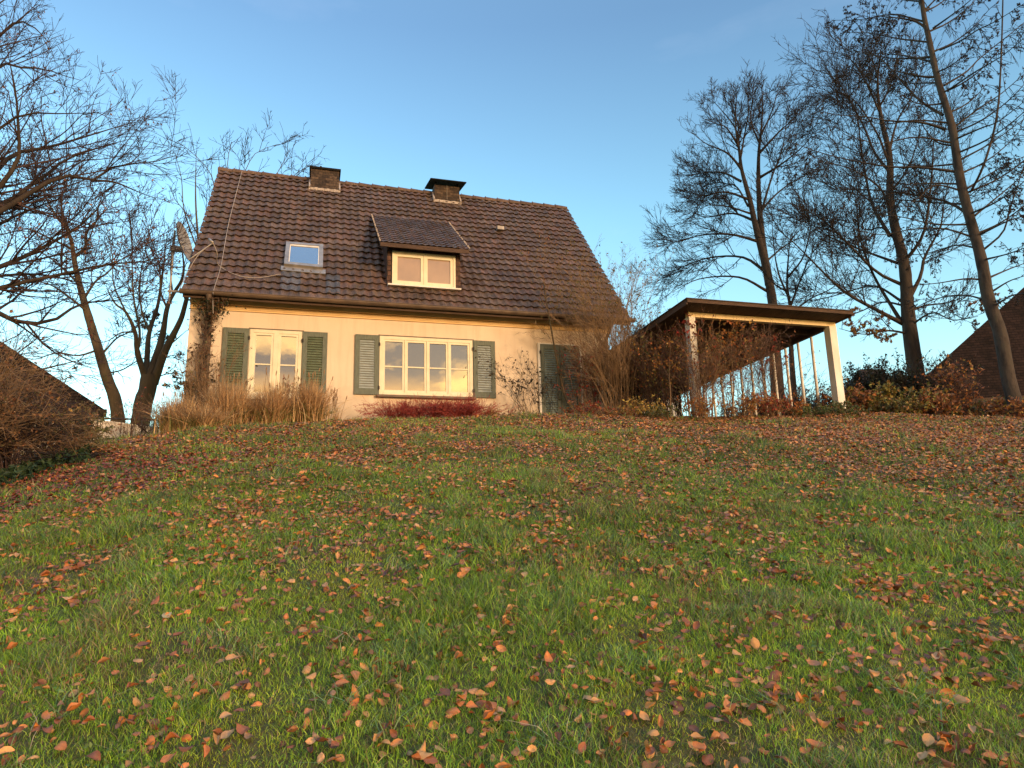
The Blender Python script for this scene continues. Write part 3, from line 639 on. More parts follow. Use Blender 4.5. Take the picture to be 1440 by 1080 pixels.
mb.hexa([[u1+.001, b0, hz_(cz(b0))+.04], [u1+.03, b0, hz_(cz(b0))+.04], [u1+.03, b1, hz_(cz(b1))-.02], [u1+.001, b1, hz_(cz(b1))-.02], [u1+.001, b0, hz_(cz(b0))+.13], [u1+.03, b0, hz_(cz(b0))+.13], [u1+.03, b1, hz_(cz(b1))+.12], [u1+.001, b1, hz_(cz(b1))+.12]])
mb.build('fascia', M['fascia'], rf)
mb = MB(); mb.hexa([[u0-.05, b0-.05, hz_(cz(b0))+.138], [u1+.05, b0-.05, hz_(cz(b0))+.138], [u1+.05, b1, hz_(cz(b1))+.125], [u0-.05, b1, hz_(cz(b1))+.125], [u0-.05, b0-.05, hz_(cz(b0))+.155], [u1+.05, b0-.05, hz_(cz(b0))+.155], [u1+.05, b1, hz_(cz(b1))+.145], [u0-.05, b1, hz_(cz(b1))+.145]])
mb.build('roof_felt', M['felt'], rf)
mb = MB(); cb(mb, 3.08, 6.73, -2.52, -2.40, 4.155, 4.255); mb.build('front_beam', M['beam'], car)
mb = MB()
for b in np.arange(-1.9, 4.4, .62): cb(mb, 3.2, 6.55, b, b+.07, cz(b)-.05, cz(b)+.068)
mb.build('rafters', M['boards'], car)
for u in (6.60,): mb = MB(); mb.hexa([[u-cx0-.05, -2.39, hz_(4.12)], [u-cx0+.05, -2.39, hz_(4.12)], [u-cx0+.05, 4.4, hz_(3.88)], [u-cx0-.05, 4.4, hz_(3.88)], [u-cx0-.05, -2.39, hz_(4.24)], [u-cx0+.05, -2.39, hz_(4.24)], [u-cx0+.05, 4.4, hz_(3.99)], [u-cx0-.05, 4.4, hz_(3.99)]]); mb.build('side_beam', M['boards'], car)
for (a, b) in ((3.08, 3.22), (6.55, 6.73)):
    mb = MB(); mb.box(a-cx0, b-cx0, -2.53, -2.35, -.5, hz_(4.154)); p = mb.build('post', M['white'], car)
for i, b in enumerate(np.arange(-1.83, 4.3, .46)):
    mb = MB(); uu = 6.64-cx0; top = hz_(4.15-.0353*(b+1.83))
    mb.tubes([[uu, b, -.4], [uu+rng.normal(0, .01), b, top/2], [uu, b, top]], [.036, .034, .03], 7, cap=True); mb.build('pole', M['white'], car, smooth=True)
mb = MB(); cb(mb, 2.5, 6.75, 4.25, 4.40, 1.6, 4.0); mb.build('rear_wall', M['backwall'], car)
mb = MB(); cb(mb, 2.6, 6.75, -2.35, 4.24, 1.9, FLOOR+.06); mb.build('floor_slab', M['concrete'], car)
# ================================================================== TREES
LIMB = .62
def limb(px, rho0, rho1=None, r0=.1, r1=.02, K=14, jit=.0):
    """px: list of bearings; range runs from rho0 at the first to rho1 at the last point"""
    rho1 = rho0 if rho1 is None else rho1; n = len(px)
    P = np.array([sight(a, b, rho0+(rho1-rho0)*(i/(n-1))) for i, (a, b) in enumerate(px)])
    r0 *= LIMB; r1 = min(r1, .4*r0, rho0*.00030); P = smooth_path(P, K, jit); return P, np.linspace(0, 1, K)**.7*(r1-r0)+r0
def make_tree(name, label, cat, base_px, rho, trunks, limbs, levels, bark, twig, group=None, rmin=.006, leaf=None):
    """trunks / limbs: lists of (P, R). levels: list of grow() settings"""
    b = trunks[0][0][0]; root = thing(name, label, cat, b, 0, group)
    mb = MB()
    for P, R in trunks:
        K_ = 3*len(P); t_ = np.linspace(0, 1, K_); mb.tubes(smooth_path(P, K_), np.interp(t_, np.linspace(0, 1, len(R)), R)*(1+.05*(vn(t_*14, t_*0, 1., 3)-.5)*2+rng.normal(0, .018, K_)), 12)
    for P, R in limbs: mb.tubes(P, R, 7)
    mb.build('trunk', bark, root, b, smooth=True)
    allb = [(p, r) for p, r in limbs]+[(p[-max(len(p)//4, 4):], r[-max(len(p)//4, 4):]) for p, r in trunks if r[-1] < .12]
    allb = [(smooth_path(p, 14), np.interp(np.linspace(0, 1, 14), np.linspace(0, 1, len(r)), r)) for p, r in allb]
    P = np.array([p for p, r in allb]); R = np.array([r for p, r in allb])
    mb = MB(); last = None; cnt = 0; allp = []
    for li, kw in enumerate(levels):
        Pn, Rn = grow(P, R, rmin=rmin*(1 if li == len(levels)-1 else 1.3), **kw)
        ends = Pn
        mb.tubes(Pn, Rn, 5 if li == 0 else 3); cnt += len(Pn)
        allp.append(Pn)
        P, R = Pn, Rn
    mb.build('crown', twig, root, b, smooth=True)
    if leaf:
        for (nm, n, size, pal, filt) in leaf:
            lb = MB(); src = allp[-1]
            if filt is not None:
                k = filt(src[:, 0]); src = src[k]
            if len(src): pts = pick(src, n, .3); leaves_at(lb, pts, size, pal, droop=.6); lb.build(nm, M['leaf'], root, b)
    return root
brownpal = [(.20, .075, .03), (.26, .11, .045), (.15, .06, .03), (.30, .15, .06)]
# --- big spreading tree at the left edge, trunk just outside the picture
rA = 11.5
base = sight(-190, 640, rA); top = sight(-70, 60, rA)
gb = ground(base[0], base[1]); 
tr = [(smooth_path([[base[0], base[1], gb-.3], sight(-175, 480, rA), sight(-140, 330, rA), sight(-100, 190, rA+.2), sight(-60, 60, rA+.3), sight(-40, -80, rA+.5)], 14), np.linspace(.26, .03, 14))]
LIMB = .95
lm = [limb([(-140, 340), (-60, 290), (0, 236), (20, 216), (68, 207), (110, 195), (150, 183), (188, 171)], rA, rA+.8, .075, .008),
      limb([(-120, 330), (-50, 300), (0, 262), (27, 219), (26, 188), (22, 130), (10, 70)], rA, rA-.6, .07, .01),
      limb([(-150, 370), (-60, 320), (0, 289), (25, 275), (54, 252), (78, 238), (93, 223), (148, 205), (185, 195)], rA, rA+.5, .075, .008),
      limb([(-150, 380), (-60, 330), (0, 297), (64, 258), (89, 246), (128, 254), (167, 231), (206, 230), (249, 218)], rA, rA-.5, .08, .008),
      limb([(128, 254), (160, 256), (195, 270), (218, 279)], rA-.2, rA-.6, .025, .006),
      limb([(-150, 400), (-60, 350), (0, 315), (40, 296), (90, 278), (130, 276)], rA, rA+1.0, .055, .007),
      limb([(-160, 440), (-60, 400), (0, 375), (39, 359), (82, 336), (109, 320), (136, 295), (148, 277), (170, 262)], rA, rA-.9, .07, .008),
      limb([(-100, 190), (-40, 140), (0, 92), (30, 95), (62, 97), (95, 108), (114, 113)], rA+.2, rA+.6, .06, .007),
      limb([(-90, 150), (-40, 90), (0, 50), (25, 30), (50, 40), (70, 62)], rA+.2, rA-.5, .06, .007),
      limb([(-70, 80), (-30, 30), (0, 4), (20, -8)], rA+.3, rA+.8, .05, .008),
      limb([(-170, 470), (-60, 440), (0, 440), (15, 450), (50, 455), (88, 445), (108, 428), (140, 424), (200, 420)], rA, rA+.5, .075, .009),
      limb([(-170, 450), (-60, 420), (0, 405), (32, 397), (90, 385), (150, 372), (215, 366), (250, 350)], rA, rA-.7, .06, .007),
      limb([(-160, 430), (-60, 400), (0, 388), (60, 386), (120, 398), (170, 392)], rA, rA+.9, .05, .007),
      limb([(-170, 500), (-60, 500), (0, 508), (40, 522), (88, 512), (140, 500)], rA, rA-.4, .05, .007),
      limb([(-150, 360), (-60, 250), (0, 180), (40, 160), (90, 160), (140, 158)], rA, rA-.9, .06, .007)]
LIMB = .62
make_tree('spreading_tree', 'large bare spreading tree reaching in from the left edge, with fine reddish twigs', 'tree', None, rA, tr, lm,
          [dict(n_per_m=4.6, ang=44, lenf=.36, rfac=.5, up=.12, K=7, wob=.08, t0=.2, lmin=.3, lmax=1.25, flat=.45),
           dict(n_per_m=8.5, ang=42, lenf=.42, rfac=.55, up=.12, K=6, wob=.09, t0=.1, lmin=.14, lmax=.8, flat=.3),
           dict(n_per_m=12, ang=40, lenf=.5, rfac=.6, up=.10, K=4, wob=.09, t0=.15, lmin=.07, lmax=.32)], M['bark'], M['twig'], rmin=.0034,
          leaf=[('withered_leaves', 2600, .035, brownpal, lambda p: (vn(p[:, 0], p[:, 2], .9, 4) > .60)), ])
# --- leaning trunk behind the garden wall
rB = 20
def gz_(p): return float(ground(p[0], p[1]))
b0 = sight(167, 588, rB)
tr = [(smooth_path([[b0[0]+.1, b0[1], gz_(b0)-.3], sight(165, 580, rB), sight(150, 530, rB), sight(135, 480, rB), sight(120, 430, rB), sight(107, 380, rB), sight(98, 330, rB), sight(84, 310, rB), sight(70, 290, rB), sight(60, 262, rB)], 22), np.linspace(.20, .010, 22))]
lm = [limb([(97, 325), (88, 300), (86, 277), (94, 262), (90, 235)], rB, rB+.8, .07, .012), limb([(105, 360), (120, 349), (121, 328), (136, 310), (138, 290), (150, 262)], rB, rB-.8, .08, .012),
      limb([(118, 420), (135, 395), (155, 380), (170, 350), (172, 318)], rB, rB+1, .06, .012), limb([(125, 440), (100, 420), (70, 400), (40, 396), (10, 400)], rB, rB-1, .06, .012),
      limb([(138, 492), (110, 500), (80, 496), (50, 505), (20, 500)], rB, rB+1, .05, .010), limb([(112, 400), (80, 370), (50, 352), (20, 350)], rB, rB+1.5, .06, .012),
      limb([(150, 525), (172, 520), (200, 505), (240, 500)], rB, rB+1.6, .04, .01), limb([(142, 500), (165, 475), (190, 462), (205, 430)], rB, rB+1.3, .05, .01),
      limb([(60, 262), (45, 240), (40, 215), (52, 196)], rB, rB, .04, .01), limb([(101, 350), (70, 335), (40, 322), (10, 320)], rB, rB-.8, .06, .012)]
make_tree('leaning_tree', 'slender tree with a curved mossy trunk leaning left behind the garden wall', 'tree', None, rB, tr, lm,
          [dict(n_per_m=3.4, ang=42, lenf=.44, rfac=.55, up=.15, K=6, wob=.12, t0=.12, lmin=.4, lmax=2.0),
           dict(n_per_m=6, ang=42, lenf=.45, rfac=.55, up=.1, K=5, wob=.14, lmin=.25, lmax=.9),
           dict(n_per_m=7, ang=40, lenf=.5, rfac=.6, up=.05, K=4, wob=.12, lmin=.12, lmax=.4)], M['barkmoss'], M['twig'], rmin=.006,
          leaf=[('ivy_leaves', 1800, .05, [(.10, .06, .025), (.16, .09, .03), (.07, .06, .02)], lambda p: (p[:, 2] > 5.4) & (p[:, 2] < 7.6) & (vn(p[:, 0], p[:, 2], .7, 4) > .5))])
# --- forked tree
rC = 19
b0 = sight(199, 589, rC)
tr = [(smooth_path([[b0[0], b0[1], gz_(b0)-.3], sight(199, 580, rC), sight(207, 550, rC), sight(210, 528, rC)], 8), np.linspace(.24, .19, 8)),
      (smooth_path([sight(216, 540, rC), sight(232, 494, rC-.2), sight(254, 450, rC-.3), sight(263, 417, rC-.4), sight(272, 380, rC-.5), sight(276, 335, rC-.5)], 12), np.linspace(.11, .010, 12)),
      (smooth_path([sight(209, 532, rC), sight(227, 478, rC+.2), sight(235, 433, rC+.3), sight(243, 415, rC+.4), sight(258, 385, rC+.4), sight(255, 340, rC+.5)], 12), np.linspace(.105, .010, 12)),
      (smooth_path([sight(205, 535, rC), sight(193, 494, rC-.1), sight(190, 467, rC-.2), sight(177, 439, rC-.3), sight(163, 428, rC-.4), sight(150, 405, rC-.6)], 12), np.linspace(.085, .008, 12)),
      (smooth_path([sight(206, 528, rC), sight(207, 500, rC+.2), sight(210, 467, rC+.4), sight(221, 433, rC+.5), sight(227, 397, rC+.6), sight(235, 330, rC+.7)], 12), np.linspace(.075, .008, 12))]
lm = [limb([(193, 494), (197, 470), (188, 420), (186, 383), (185, 328), (182, 295)], rC, rC, .06, .012), limb([(232, 489), (246, 479), (262, 465)], rC-.2, rC-.4, .05, .02),
      limb([(210, 467), (200, 440), (196, 400), (205, 350), (214, 310)], rC+.4, rC+1, .05, .01), limb([(235, 433), (226, 410), (224, 370), (212, 335), (204, 300)], rC+.3, rC+1, .05, .01),
      limb([(190, 467), (170, 468), (150, 480), (125, 482)], rC-.2, rC-.6, .04, .01), limb([(243, 415), (240, 380), (243, 340), (246, 312)], rC+.4, rC, .04, .01),
      limb([(216, 532), (240, 525), (262, 528)], rC, rC+.5, .03, .01), limb([(220, 510), (245, 500), (268, 512)], rC, rC+1, .03, .01), limb([(177, 439), (160, 400), (158, 360), (150, 320)], rC-.3, rC, .04, .01)]
make_tree('forked_tree', 'tree with short trunk forking low into several upright limbs left of the house', 'tree', None, rC, tr, lm,
          [dict(n_per_m=3.2, ang=34, lenf=.38, rfac=.5, up=.25, K=6, wob=.12, t0=.25, lmin=.4, lmax=1.8),
           dict(n_per_m=5.5, ang=36, lenf=.45, rfac=.55, up=.2, K=5, wob=.12, lmin=.25, lmax=.8),
           dict(n_per_m=6, ang=36, lenf=.5, rfac=.6, up=.1, K=4, wob=.12, lmin=.12, lmax=.35)], M['barkmoss'], M['twig'], rmin=.006,
          leaf=[('red_berries', 380, .05, [(.22, .03, .02), (.16, .04, .03)], lambda p: (vn(p[:, 0], p[:, 2], .8, 5) > .6))])
# --- thin tree behind the left gable, crown over the ridge
rD = 25
b0 = sight(285, 560, rD)
tr = [(smooth_path([[b0[0], b0[1], gz_(b0)-.3], sight(285, 500, rD), sight(284, 400, rD), sight(278, 330, rD), sight(275, 275, rD), sight(276, 215, rD)], 14), np.linspace(.13, .006, 14))]
lm = [limb([(284, 390), (290, 325), (302, 267), (290, 235), (262, 208), (248, 198)], rD, rD+.6, .07, .012), limb([(281, 360), (268, 325), (258, 290), (255, 250), (246, 215)], rD, rD-1, .05, .012),
      limb([(284, 400), (300, 340), (325, 290), (345, 240), (360, 215), (390, 203)], rD, rD+1.5, .06, .010), limb([(284, 400), (310, 340), (350, 290), (385, 250), (402, 222), (408, 208)], rD, rD+2.4, .06, .010),
      limb([(284, 400), (320, 350), (370, 300), (410, 250), (430, 236)], rD, rD+3, .055, .010), limb([(290, 320), (305, 270), (318, 240), (322, 214), (326, 200)], rD, rD+1, .05, .012), limb([(278, 330), (262, 300), (246, 280), (240, 262)], rD, rD+1, .04, .01)]
make_tree('thin_tree', 'thin bare tree behind the left gable, its tips showing above the ridge', 'tree', None, rD, tr, lm,
          [dict(n_per_m=1.5, ang=36, lenf=.33, rfac=.5, up=.25, K=6, wob=.14, t0=.3, lmin=.4, lmax=1.8), dict(n_per_m=3.2, ang=40, lenf=.42, rfac=.55, up=.15, K=5, wob=.14, lmin=.2, lmax=.7),
           dict(n_per_m=3.5, ang=40, lenf=.45, rfac=.6, up=.1, K=4, wob=.12, lmin=.1, lmax=.3)], M['barkmoss'], M['twigdark'], rmin=.008)
# --- tall round-crowned tree behind the carport
rE = 32
b0 = sight(1090, 560, rE)
tr = [(smooth_path([[b0[0], b0[1], gz_(b0)-.5], sight(1090, 500, rE), sight(1087, 432, rE), sight(1078, 380, rE), sight(1063, 320, rE), sight(1052, 270, rE), sight(1044, 245, rE), sight(1038, 200, rE), sight(1034, 177, rE), sight(1036, 140, rE)], 22), np.linspace(.37, .010, 22)),
      (smooth_path([sight(1082, 400, rE), sight(1072, 340, rE+.3), sight(1067, 270, rE+.5), sight(1067, 216, rE+.5), sight(1071, 177, rE+.6), sight(1073, 120, rE+.6)], 14), np.linspace(.20, .010, 14))]
def mirror_limbs(specs): return [limb(*s) for s in specs]
lm = mirror_limbs([
    ([(1037, 200), (1034, 180), (1013, 153), (998, 138)], rE, rE+1.5, .10, .02), ([(1044, 240), (1030, 222), (1017, 212), (993, 202), (972, 186)], rE, rE-1.5, .12, .02),
    ([(1042, 255), (1017, 243), (990, 243), (966, 247), (952, 240)], rE, rE+1.5, .11, .02), ([(1052, 280), (1020, 270), (985, 275), (955, 262)], rE, rE-2, .11, .02),
    ([(1067, 216), (1095, 186), (1114, 169), (1133, 150)], rE+.5, rE+1, .12, .02), ([(1068, 250), (1100, 230), (1130, 205), (1145, 185)], rE+.5, rE-1, .12, .02),
    ([(1060, 310), (1030, 300), (990, 305), (962, 290)], rE, rE+2, .12, .02), ([(1068, 340), (1030, 330), (990, 330), (950, 340), (930, 335)], rE, rE-2, .13, .02),
    ([(1074, 380), (1045, 362), (1000, 362), (960, 375), (925, 395)], rE, rE+2, .13, .02), ([(1080, 410), (1040, 390), (985, 392), (945, 410)], rE, rE-2, .12, .02),
    ([(1040, 230), (1046, 195), (1052, 160), (1052, 125)], rE, rE+1, .10, .02), ([(1067, 200), (1056, 170), (1058, 140), (1060, 118)], rE+.5, rE-1, .09, .02),
    ([(1070, 190), (1084, 160), (1092, 135), (1096, 122)], rE+.5, rE+1.4, .09, .02), ([(1067, 300), (1095, 270), (1125, 250), (1150, 240)], rE+.5, rE+2, .11, .02),
    ([(1075, 370), (1105, 345), (1135, 330)], rE, rE+2, .10, .02), ([(1052, 290), (1035, 262), (1012, 255), (990, 225)], rE, rE+2.5, .09, .02), ([(1055, 300), (1020, 290), (975, 288)], rE, rE-2.8, .09, .02),
    ([(1038, 205), (1022, 180), (1010, 175), (985, 165)], rE, rE-1.8, .08, .02), ([(1070, 300), (1085, 250), (1100, 210), (1106, 170), (1112, 140)], rE+.4, rE-.8, .11, .02), ([(1040, 180), (1030, 150), (1026, 128)], rE, rE, .07, .02)])
make_tree('round_crowned_tree', 'tall bare tree with a wide rounded crown of fine twigs behind the carport roof', 'tree', None, rE, tr, lm,
          [dict(n_per_m=3.4, ang=38, lenf=.44, rfac=.42, up=.10, K=7, wob=.07, t0=.22, lmin=.8, lmax=2.9), dict(n_per_m=6.4, ang=38, lenf=.42, rfac=.5, up=.12, K=6, wob=.08, lmin=.4, lmax=1.4),
           dict(n_per_m=5.6, ang=38, lenf=.5, rfac=.6, up=.10, K=4, wob=.08, lmin=.2, lmax=.6)], M['bark'], M['twigdark'], rmin=.0086)
rE2 = 29; b0 = sight(1113, 560, rE2)
tr = [(smooth_path([[b0[0], b0[1], gz_(b0)-.5], sight(1113, 500, rE2), sight(1112, 440, rE2), sight(1107, 405, rE2), sight(1108, 370, rE2), sight(1112, 330, rE2)], 14), np.linspace(.18, .012, 14))]
lm = mirror_limbs([([(1110, 420), (1095, 385), (1088, 345), (1085, 300)], rE2, rE2+1, .09, .02), ([(1112, 430), (1125, 395), (1140, 360), (1160, 335)], rE2, rE2-1, .09, .02), ([(1108, 390), (1130, 360), (1142, 310), (1150, 270)], rE2, rE2+1, .08, .02),
    ([(1112, 440), (1140, 420), (1170, 405), (1195, 380)], rE2, rE2+1, .07, .02), ([(1108, 410), (1090, 400), (1065, 370), (1050, 350)], rE2, rE2-1, .07, .02)])
make_tree('bare_tree', 'smaller bare tree with a dark double stem just right of the round-crowned one', 'tree', None, rE2, tr, lm,
          [dict(n_per_m=2.0, ang=38, lenf=.45, rfac=.5, up=.2, K=6, wob=.12, lmin=.5, lmax=2.0), dict(n_per_m=3.0, ang=38, lenf=.45, rfac=.5, up=.15, K=5, wob=.12, lmin=.3, lmax=1.0), dict(n_per_m=3.2, ang=38, lenf=.5, rfac=.6, up=.1, K=4, wob=.12, lmin=.15, lmax=.5)], M['bark'], M['twigdark'], rmin=.009)
# --- big tree with strong low limbs, right of the carport
rG = 27; b0 = sight(1296, 580, rG)
tr = [(smooth_path([[b0[0], b0[1], gz_(b0)-.5], sight(1294, 560, rG), sight(1284, 497, rG), sight(1277, 442, rG), sight(1272, 375, rG), sight(1260, 325, rG), sight(1252, 282, rG), sight(1251, 220, rG), sight(1240, 170, rG), sight(1234, 120, rG), sight(1240, 60, rG)], 26), np.linspace(.33, .010, 26))]
lm = mirror_limbs([
    ([(1270, 455), (1235, 437), (1187, 410), (1147, 372), (1117, 342), (1080, 312)], rG, rG-2.5, .14, .02), ([(1270, 425), (1230, 402), (1190, 410), (1130, 417)], rG, rG+2, .09, .02),
    ([(1266, 450), (1230, 390), (1210, 337), (1205, 292), (1208, 250)], rG, rG+1.5, .12, .02), ([(1268, 400), (1230, 380), (1175, 325), (1142, 300), (1110, 285)], rG, rG-1.8, .11, .02),
    ([(1262, 370), (1200, 347), (1150, 325), (1120, 300)], rG, rG+2.5, .09, .02), ([(1252, 332), (1230, 295), (1220, 262), (1210, 200), (1205, 160), (1188, 125)], rG, rG+1, .12, .02),
    ([(1280, 417), (1295, 387), (1300, 362), (1322, 320), (1327, 290), (1335, 250)], rG, rG+1, .13, .02), ([(1274, 365), (1292, 342), (1302, 315), (1310, 250), (1313, 195), (1318, 150)], rG, rG-1.5, .11, .02),
    ([(1250, 240), (1230, 215), (1210, 168), (1175, 112), (1137, 95)], rG, rG+1, .10, .02), ([(1250, 230), (1232, 185), (1200, 140), (1170, 130), (1148, 150)], rG, rG-1.5, .08, .02),
    ([(1250, 215), (1262, 170), (1285, 130), (1298, 90)], rG, rG+1.5, .09, .02), ([(1238, 160), (1215, 110), (1190, 75), (1178, 50)], rG, rG-1, .07, .02), ([(1234, 110), (1225, 70), (1232, 40)], rG, rG+1, .06, .02),
    ([(1255, 300), (1235, 262), (1190, 235), (1150, 228)], rG, rG-2.5, .09, .02), ([(1276, 440), (1300, 430), (1335, 425), (1370, 412)], rG, rG+1.5, .09, .02), ([(1278, 460), (1310, 440), (1340, 450), (1375, 445)], rG, rG-1.5, .07, .02),
    ([(1280, 470), (1250, 465), (1215, 470), (1180, 462)], rG, rG-1.5, .08, .02), ([(1272, 430), (1240, 425), (1205, 440), (1160, 450)], rG, rG+1.5, .07, .02), ([(1262, 340), (1240, 320), (1215, 322), (1180, 290)], rG, rG+1.8, .08, .02),
    ([(1252, 270), (1275, 240), (1290, 200), (1300, 160)], rG, rG+1.8, .08, .02), ([(1237, 150), (1252, 120), (1262, 80), (1268, 50)], rG, rG-1, .06, .02)])
yellowpal = [(.42, .26, .05), (.36, .17, .04), (.28, .11, .03), (.30, .25, .06)]
make_tree('spreading_beech', 'tall bare tree with thick low limbs between the carport and the brick house', 'tree', None, rG, tr, lm,
          [dict(n_per_m=3.2, ang=44, lenf=.46, rfac=.42, up=.10, K=7, wob=.08, t0=.22, lmin=.6, lmax=2.8), dict(n_per_m=6.0, ang=40, lenf=.42, rfac=.5, up=.10, K=6, wob=.09, lmin=.35, lmax=1.2),
           dict(n_per_m=5.6, ang=38, lenf=.5, rfac=.6, up=.08, K=4, wob=.09, lmin=.2, lmax=.55)], M['bark'], M['twigdark'], rmin=.0080,
          leaf=[('withered_leaves', 2600, .065, yellowpal+brownpal, lambda p: (p[:, 2] < 7.6+1.2*vn(p[:, 0], p[:, 1], 1.0, 2)) & (vn(p[:, 0], p[:, 2], 1.0, 4) > .42))])
# --- larch at the right edge
rH = 17.5; b0 = sight(1432, 588, rH)
tpx = [(1431, 575), (1421, 547), (1405, 463), (1390, 422), (1380, 365), (1362, 300), (1350, 250), (1338, 175), (1327, 140), (1317, 105), (1308, 62), (1299, 20), (1290, -50), (1284, -120)]
tr = [(smooth_path([[b0[0]+.03, b0[1], gz_(b0)-.4]]+[sight(a, b, rH) for a, b in tpx], 28), np.linspace(.15, .025, 28)),
      (smooth_path([sight(1366, 268, rH), sight(1378, 245, rH-.3), sight(1390, 212, rH-.4), sight(1402, 162, rH-.4), sight(1407, 100, rH-.4), sight(1410, 12, rH-.4), sight(1411, -60, rH-.4)], 12), np.linspace(.026, .010, 12))]
lx = [[(1348, 242), (1292, 235), (1255, 235), (1205, 227), (1155, 215), (1107, 198)], [(1330, 182), (1295, 172), (1250, 170), (1217, 164), (1180, 162), (1152, 157)],
      [(1326, 162), (1292, 140), (1255, 100), (1235, 80), (1205, 72), (1182, 58)], [(1362, 302), (1335, 285), (1292, 275), (1230, 267), (1185, 266), (1155, 255), (1107, 242)],
      [(1312, 80), (1285, 82), (1255, 82), (1225, 76)], [(1303, 40), (1287, 30), (1260, 25), (1226, 22)], [(1318, 108), (1300, 108), (1270, 102), (1245, 95)], [(1296, 0), (1275, -12), (1250, -10)],
      [(1372, 335), (1330, 322), (1285, 322), (1240, 330), (1200, 322)], [(1388, 395), (1360, 392), (1320, 398), (1280, 402)], [(1395, 425), (1355, 415), (1310, 422), (1275, 440)],
      [(1378, 350), (1345, 345), (1300, 357), (1260, 358)], [(1340, 205), (1318, 200), (1300, 180), (1292, 160)], [(1356, 270), (1330, 262), (1310, 262), (1290, 280), (1270, 290)],
      [(1371, 303), (1405, 275), (1435, 250), (1460, 230)], [(1382, 352), (1410, 327), (1420, 295), (1437, 242), (1450, 200)], [(1385, 365), (1417, 357), (1450, 345)], [(1345, 195), (1380, 180), (1405, 170), (1450, 135)],
      [(1328, 120), (1360, 100), (1380, 80), (1440, 32), (1460, 10)], [(1332, 128), (1370, 102), (1410, 78), (1450, 45)], [(1322, 70), (1350, 58), (1375, 42), (1400, 30), (1440, 5)], [(1350, 225), (1395, 200), (1450, 160)],
      [(1360, 265), (1400, 240), (1450, 215)], [(1378, 330), (1415, 312), (1455, 298)], [(1392, 390), (1420, 378), (1455, 365)], [(1312, 40), (1340, 20), (1365, 0), (1385, -20)], [(1340, 180), (1380, 150), (1410, 130), (1450, 95)],
      [(1398, 430), (1425, 415), (1455, 412)], [(1395, 410), (1420, 395), (1450, 385)], [(1300, 15), (1320, -5), (1340, -20)]]
lm = []
for k_ in range(34):
    f = k_/33; yy = 330-470*f; i0 = np.interp(yy, [b for a, b in tpx][::-1], [a for a, b in tpx][::-1]); ln_ = rng.uniform(60, 170)*(1-.35*f)
    if k_ % 2: lx.append([(i0, yy), (i0-ln_*.35, yy-4+rng.uniform(-8, 8)), (i0-ln_*.7, yy-6+rng.uniform(-10, 10)), (i0-ln_, yy-4+rng.uniform(-16, 10))])
    else: lx.append([(i0, yy), (i0+ln_*.35, yy-ln_*.16), (i0+ln_*.7, yy-ln_*.42), (i0+ln_, yy-ln_*.75)])
for i, l in enumerate(lx):
    dr = rng.uniform(-1.6, 1.6); lm.append(limb(l, rH, rH+dr, .058 if i < 8 else .042, .009, 14))
larch = make_tree('larch', 'tall larch with a leaning grey trunk and drooping twigs at the right edge', 'tree', None, rH, tr, lm,
          [dict(n_per_m=9.0, ang=60, lenf=.20, rfac=.4, up=-.35, K=6, wob=.08, t0=.25, lmin=.25, lmax=.9, flat=.0), dict(n_per_m=9.0, ang=45, lenf=.5, rfac=.7, up=-.25, K=4, wob=.10, lmin=.08, lmax=.3)], M['barkgrey'], M['twigdark'], rmin=.0058,
          leaf=[('cones', 20000, .04, [(.035, .025, .018), (.06, .04, .028)], lambda p: vn(p[:, 0], p[:, 2], .8, 3) > .42)])
# ================================================================== SHRUBS AND PLANTS
def shrub(name, label, cat, feet, height, spread, n, arch=.25, r=.008, levels=2, twig='twig', leaf=None, lean=(0, 0), dens=(5, 8), group=None, wob=.06, kinds=None, ang=35, lf=.4, K=10, rmin=.0025):
    feet = np.asarray(feet, float); m = n
    f = feet[rng.integers(0, len(feet), m)]+np.c_[rng.normal(0, .05*spread+.02, (m, 2)), np.zeros(m)]
    az = rng.uniform(0, 2*math.pi, m); out = spread*np.sqrt(rng.random(m)); h = height*rng.uniform(.55, 1.05, m)
    d = np.stack([np.cos(az)*out+lean[0], np.sin(az)*out+lean[1]], 1)
    t = np.linspace(0, 1, K)[None, :]
    P = np.zeros((m, K, 3)); P[:, :, :2] = f[:, None, :2]+d[:, None, :]*(t**(1+arch*1.6))[:, :, None]
    P[:, :, 2] = f[:, 2:3]-.05+h[:, None]*(t-arch*.6*t**3.2)
    P[:, 1:] += np.cumsum(rng.normal(0, wob*height/K, (m, K-1, 3)), axis=1)
    R = (r*rng.uniform(.6, 1.2, m))[:, None]*np.linspace(1, .25, K)[None, :]
    o = f.mean(0); root = thing(name, label, cat, o, 0, group)
    mb = MB(); mb.tubes(P, np.maximum(R, .0018), 5); mb.build('stems', M[twig], root, o, smooth=True)
    A, B = P, R; alls = [P]; mb = MB()
    for li in range(levels):
        A, B = grow(A, B, n_per_m=dens[li], ang=ang, lenf=lf, rfac=.55, up=.1, K=5, wob=.12, t0=.25, lmin=.06, lmax=height*.4, rmin=rmin); mb.tubes(A, B, 3); alls.append(A)
    if levels: mb.build('twigs', M[twig], root, o, smooth=True)
    if leaf:
        for (nm, cnt, size, pal, filt) in leaf:
            src = alls[-1] if filt != 'all' else np.concatenate([a[:, :5] for a in alls])
            pts = pick(src, cnt, .3)
            if callable(filt): pts = pts[filt(pts)]
            lb = MB(); leaves_at(lb, pts, size, pal, droop=.3)
            if lb.n: lb.build(nm, M['leaf'], root, o)
    return root
def G(px, py, rho):
    p = sight(px, py, rho); return [p[0], p[1], gz_(p)]
def GH(u, b): p = HW(u, b, 0); return [p[0], p[1], gz_(p)]
olive = [(.16, .14, .035), (.20, .15, .04), (.11, .12, .03), (.25, .15, .05)]
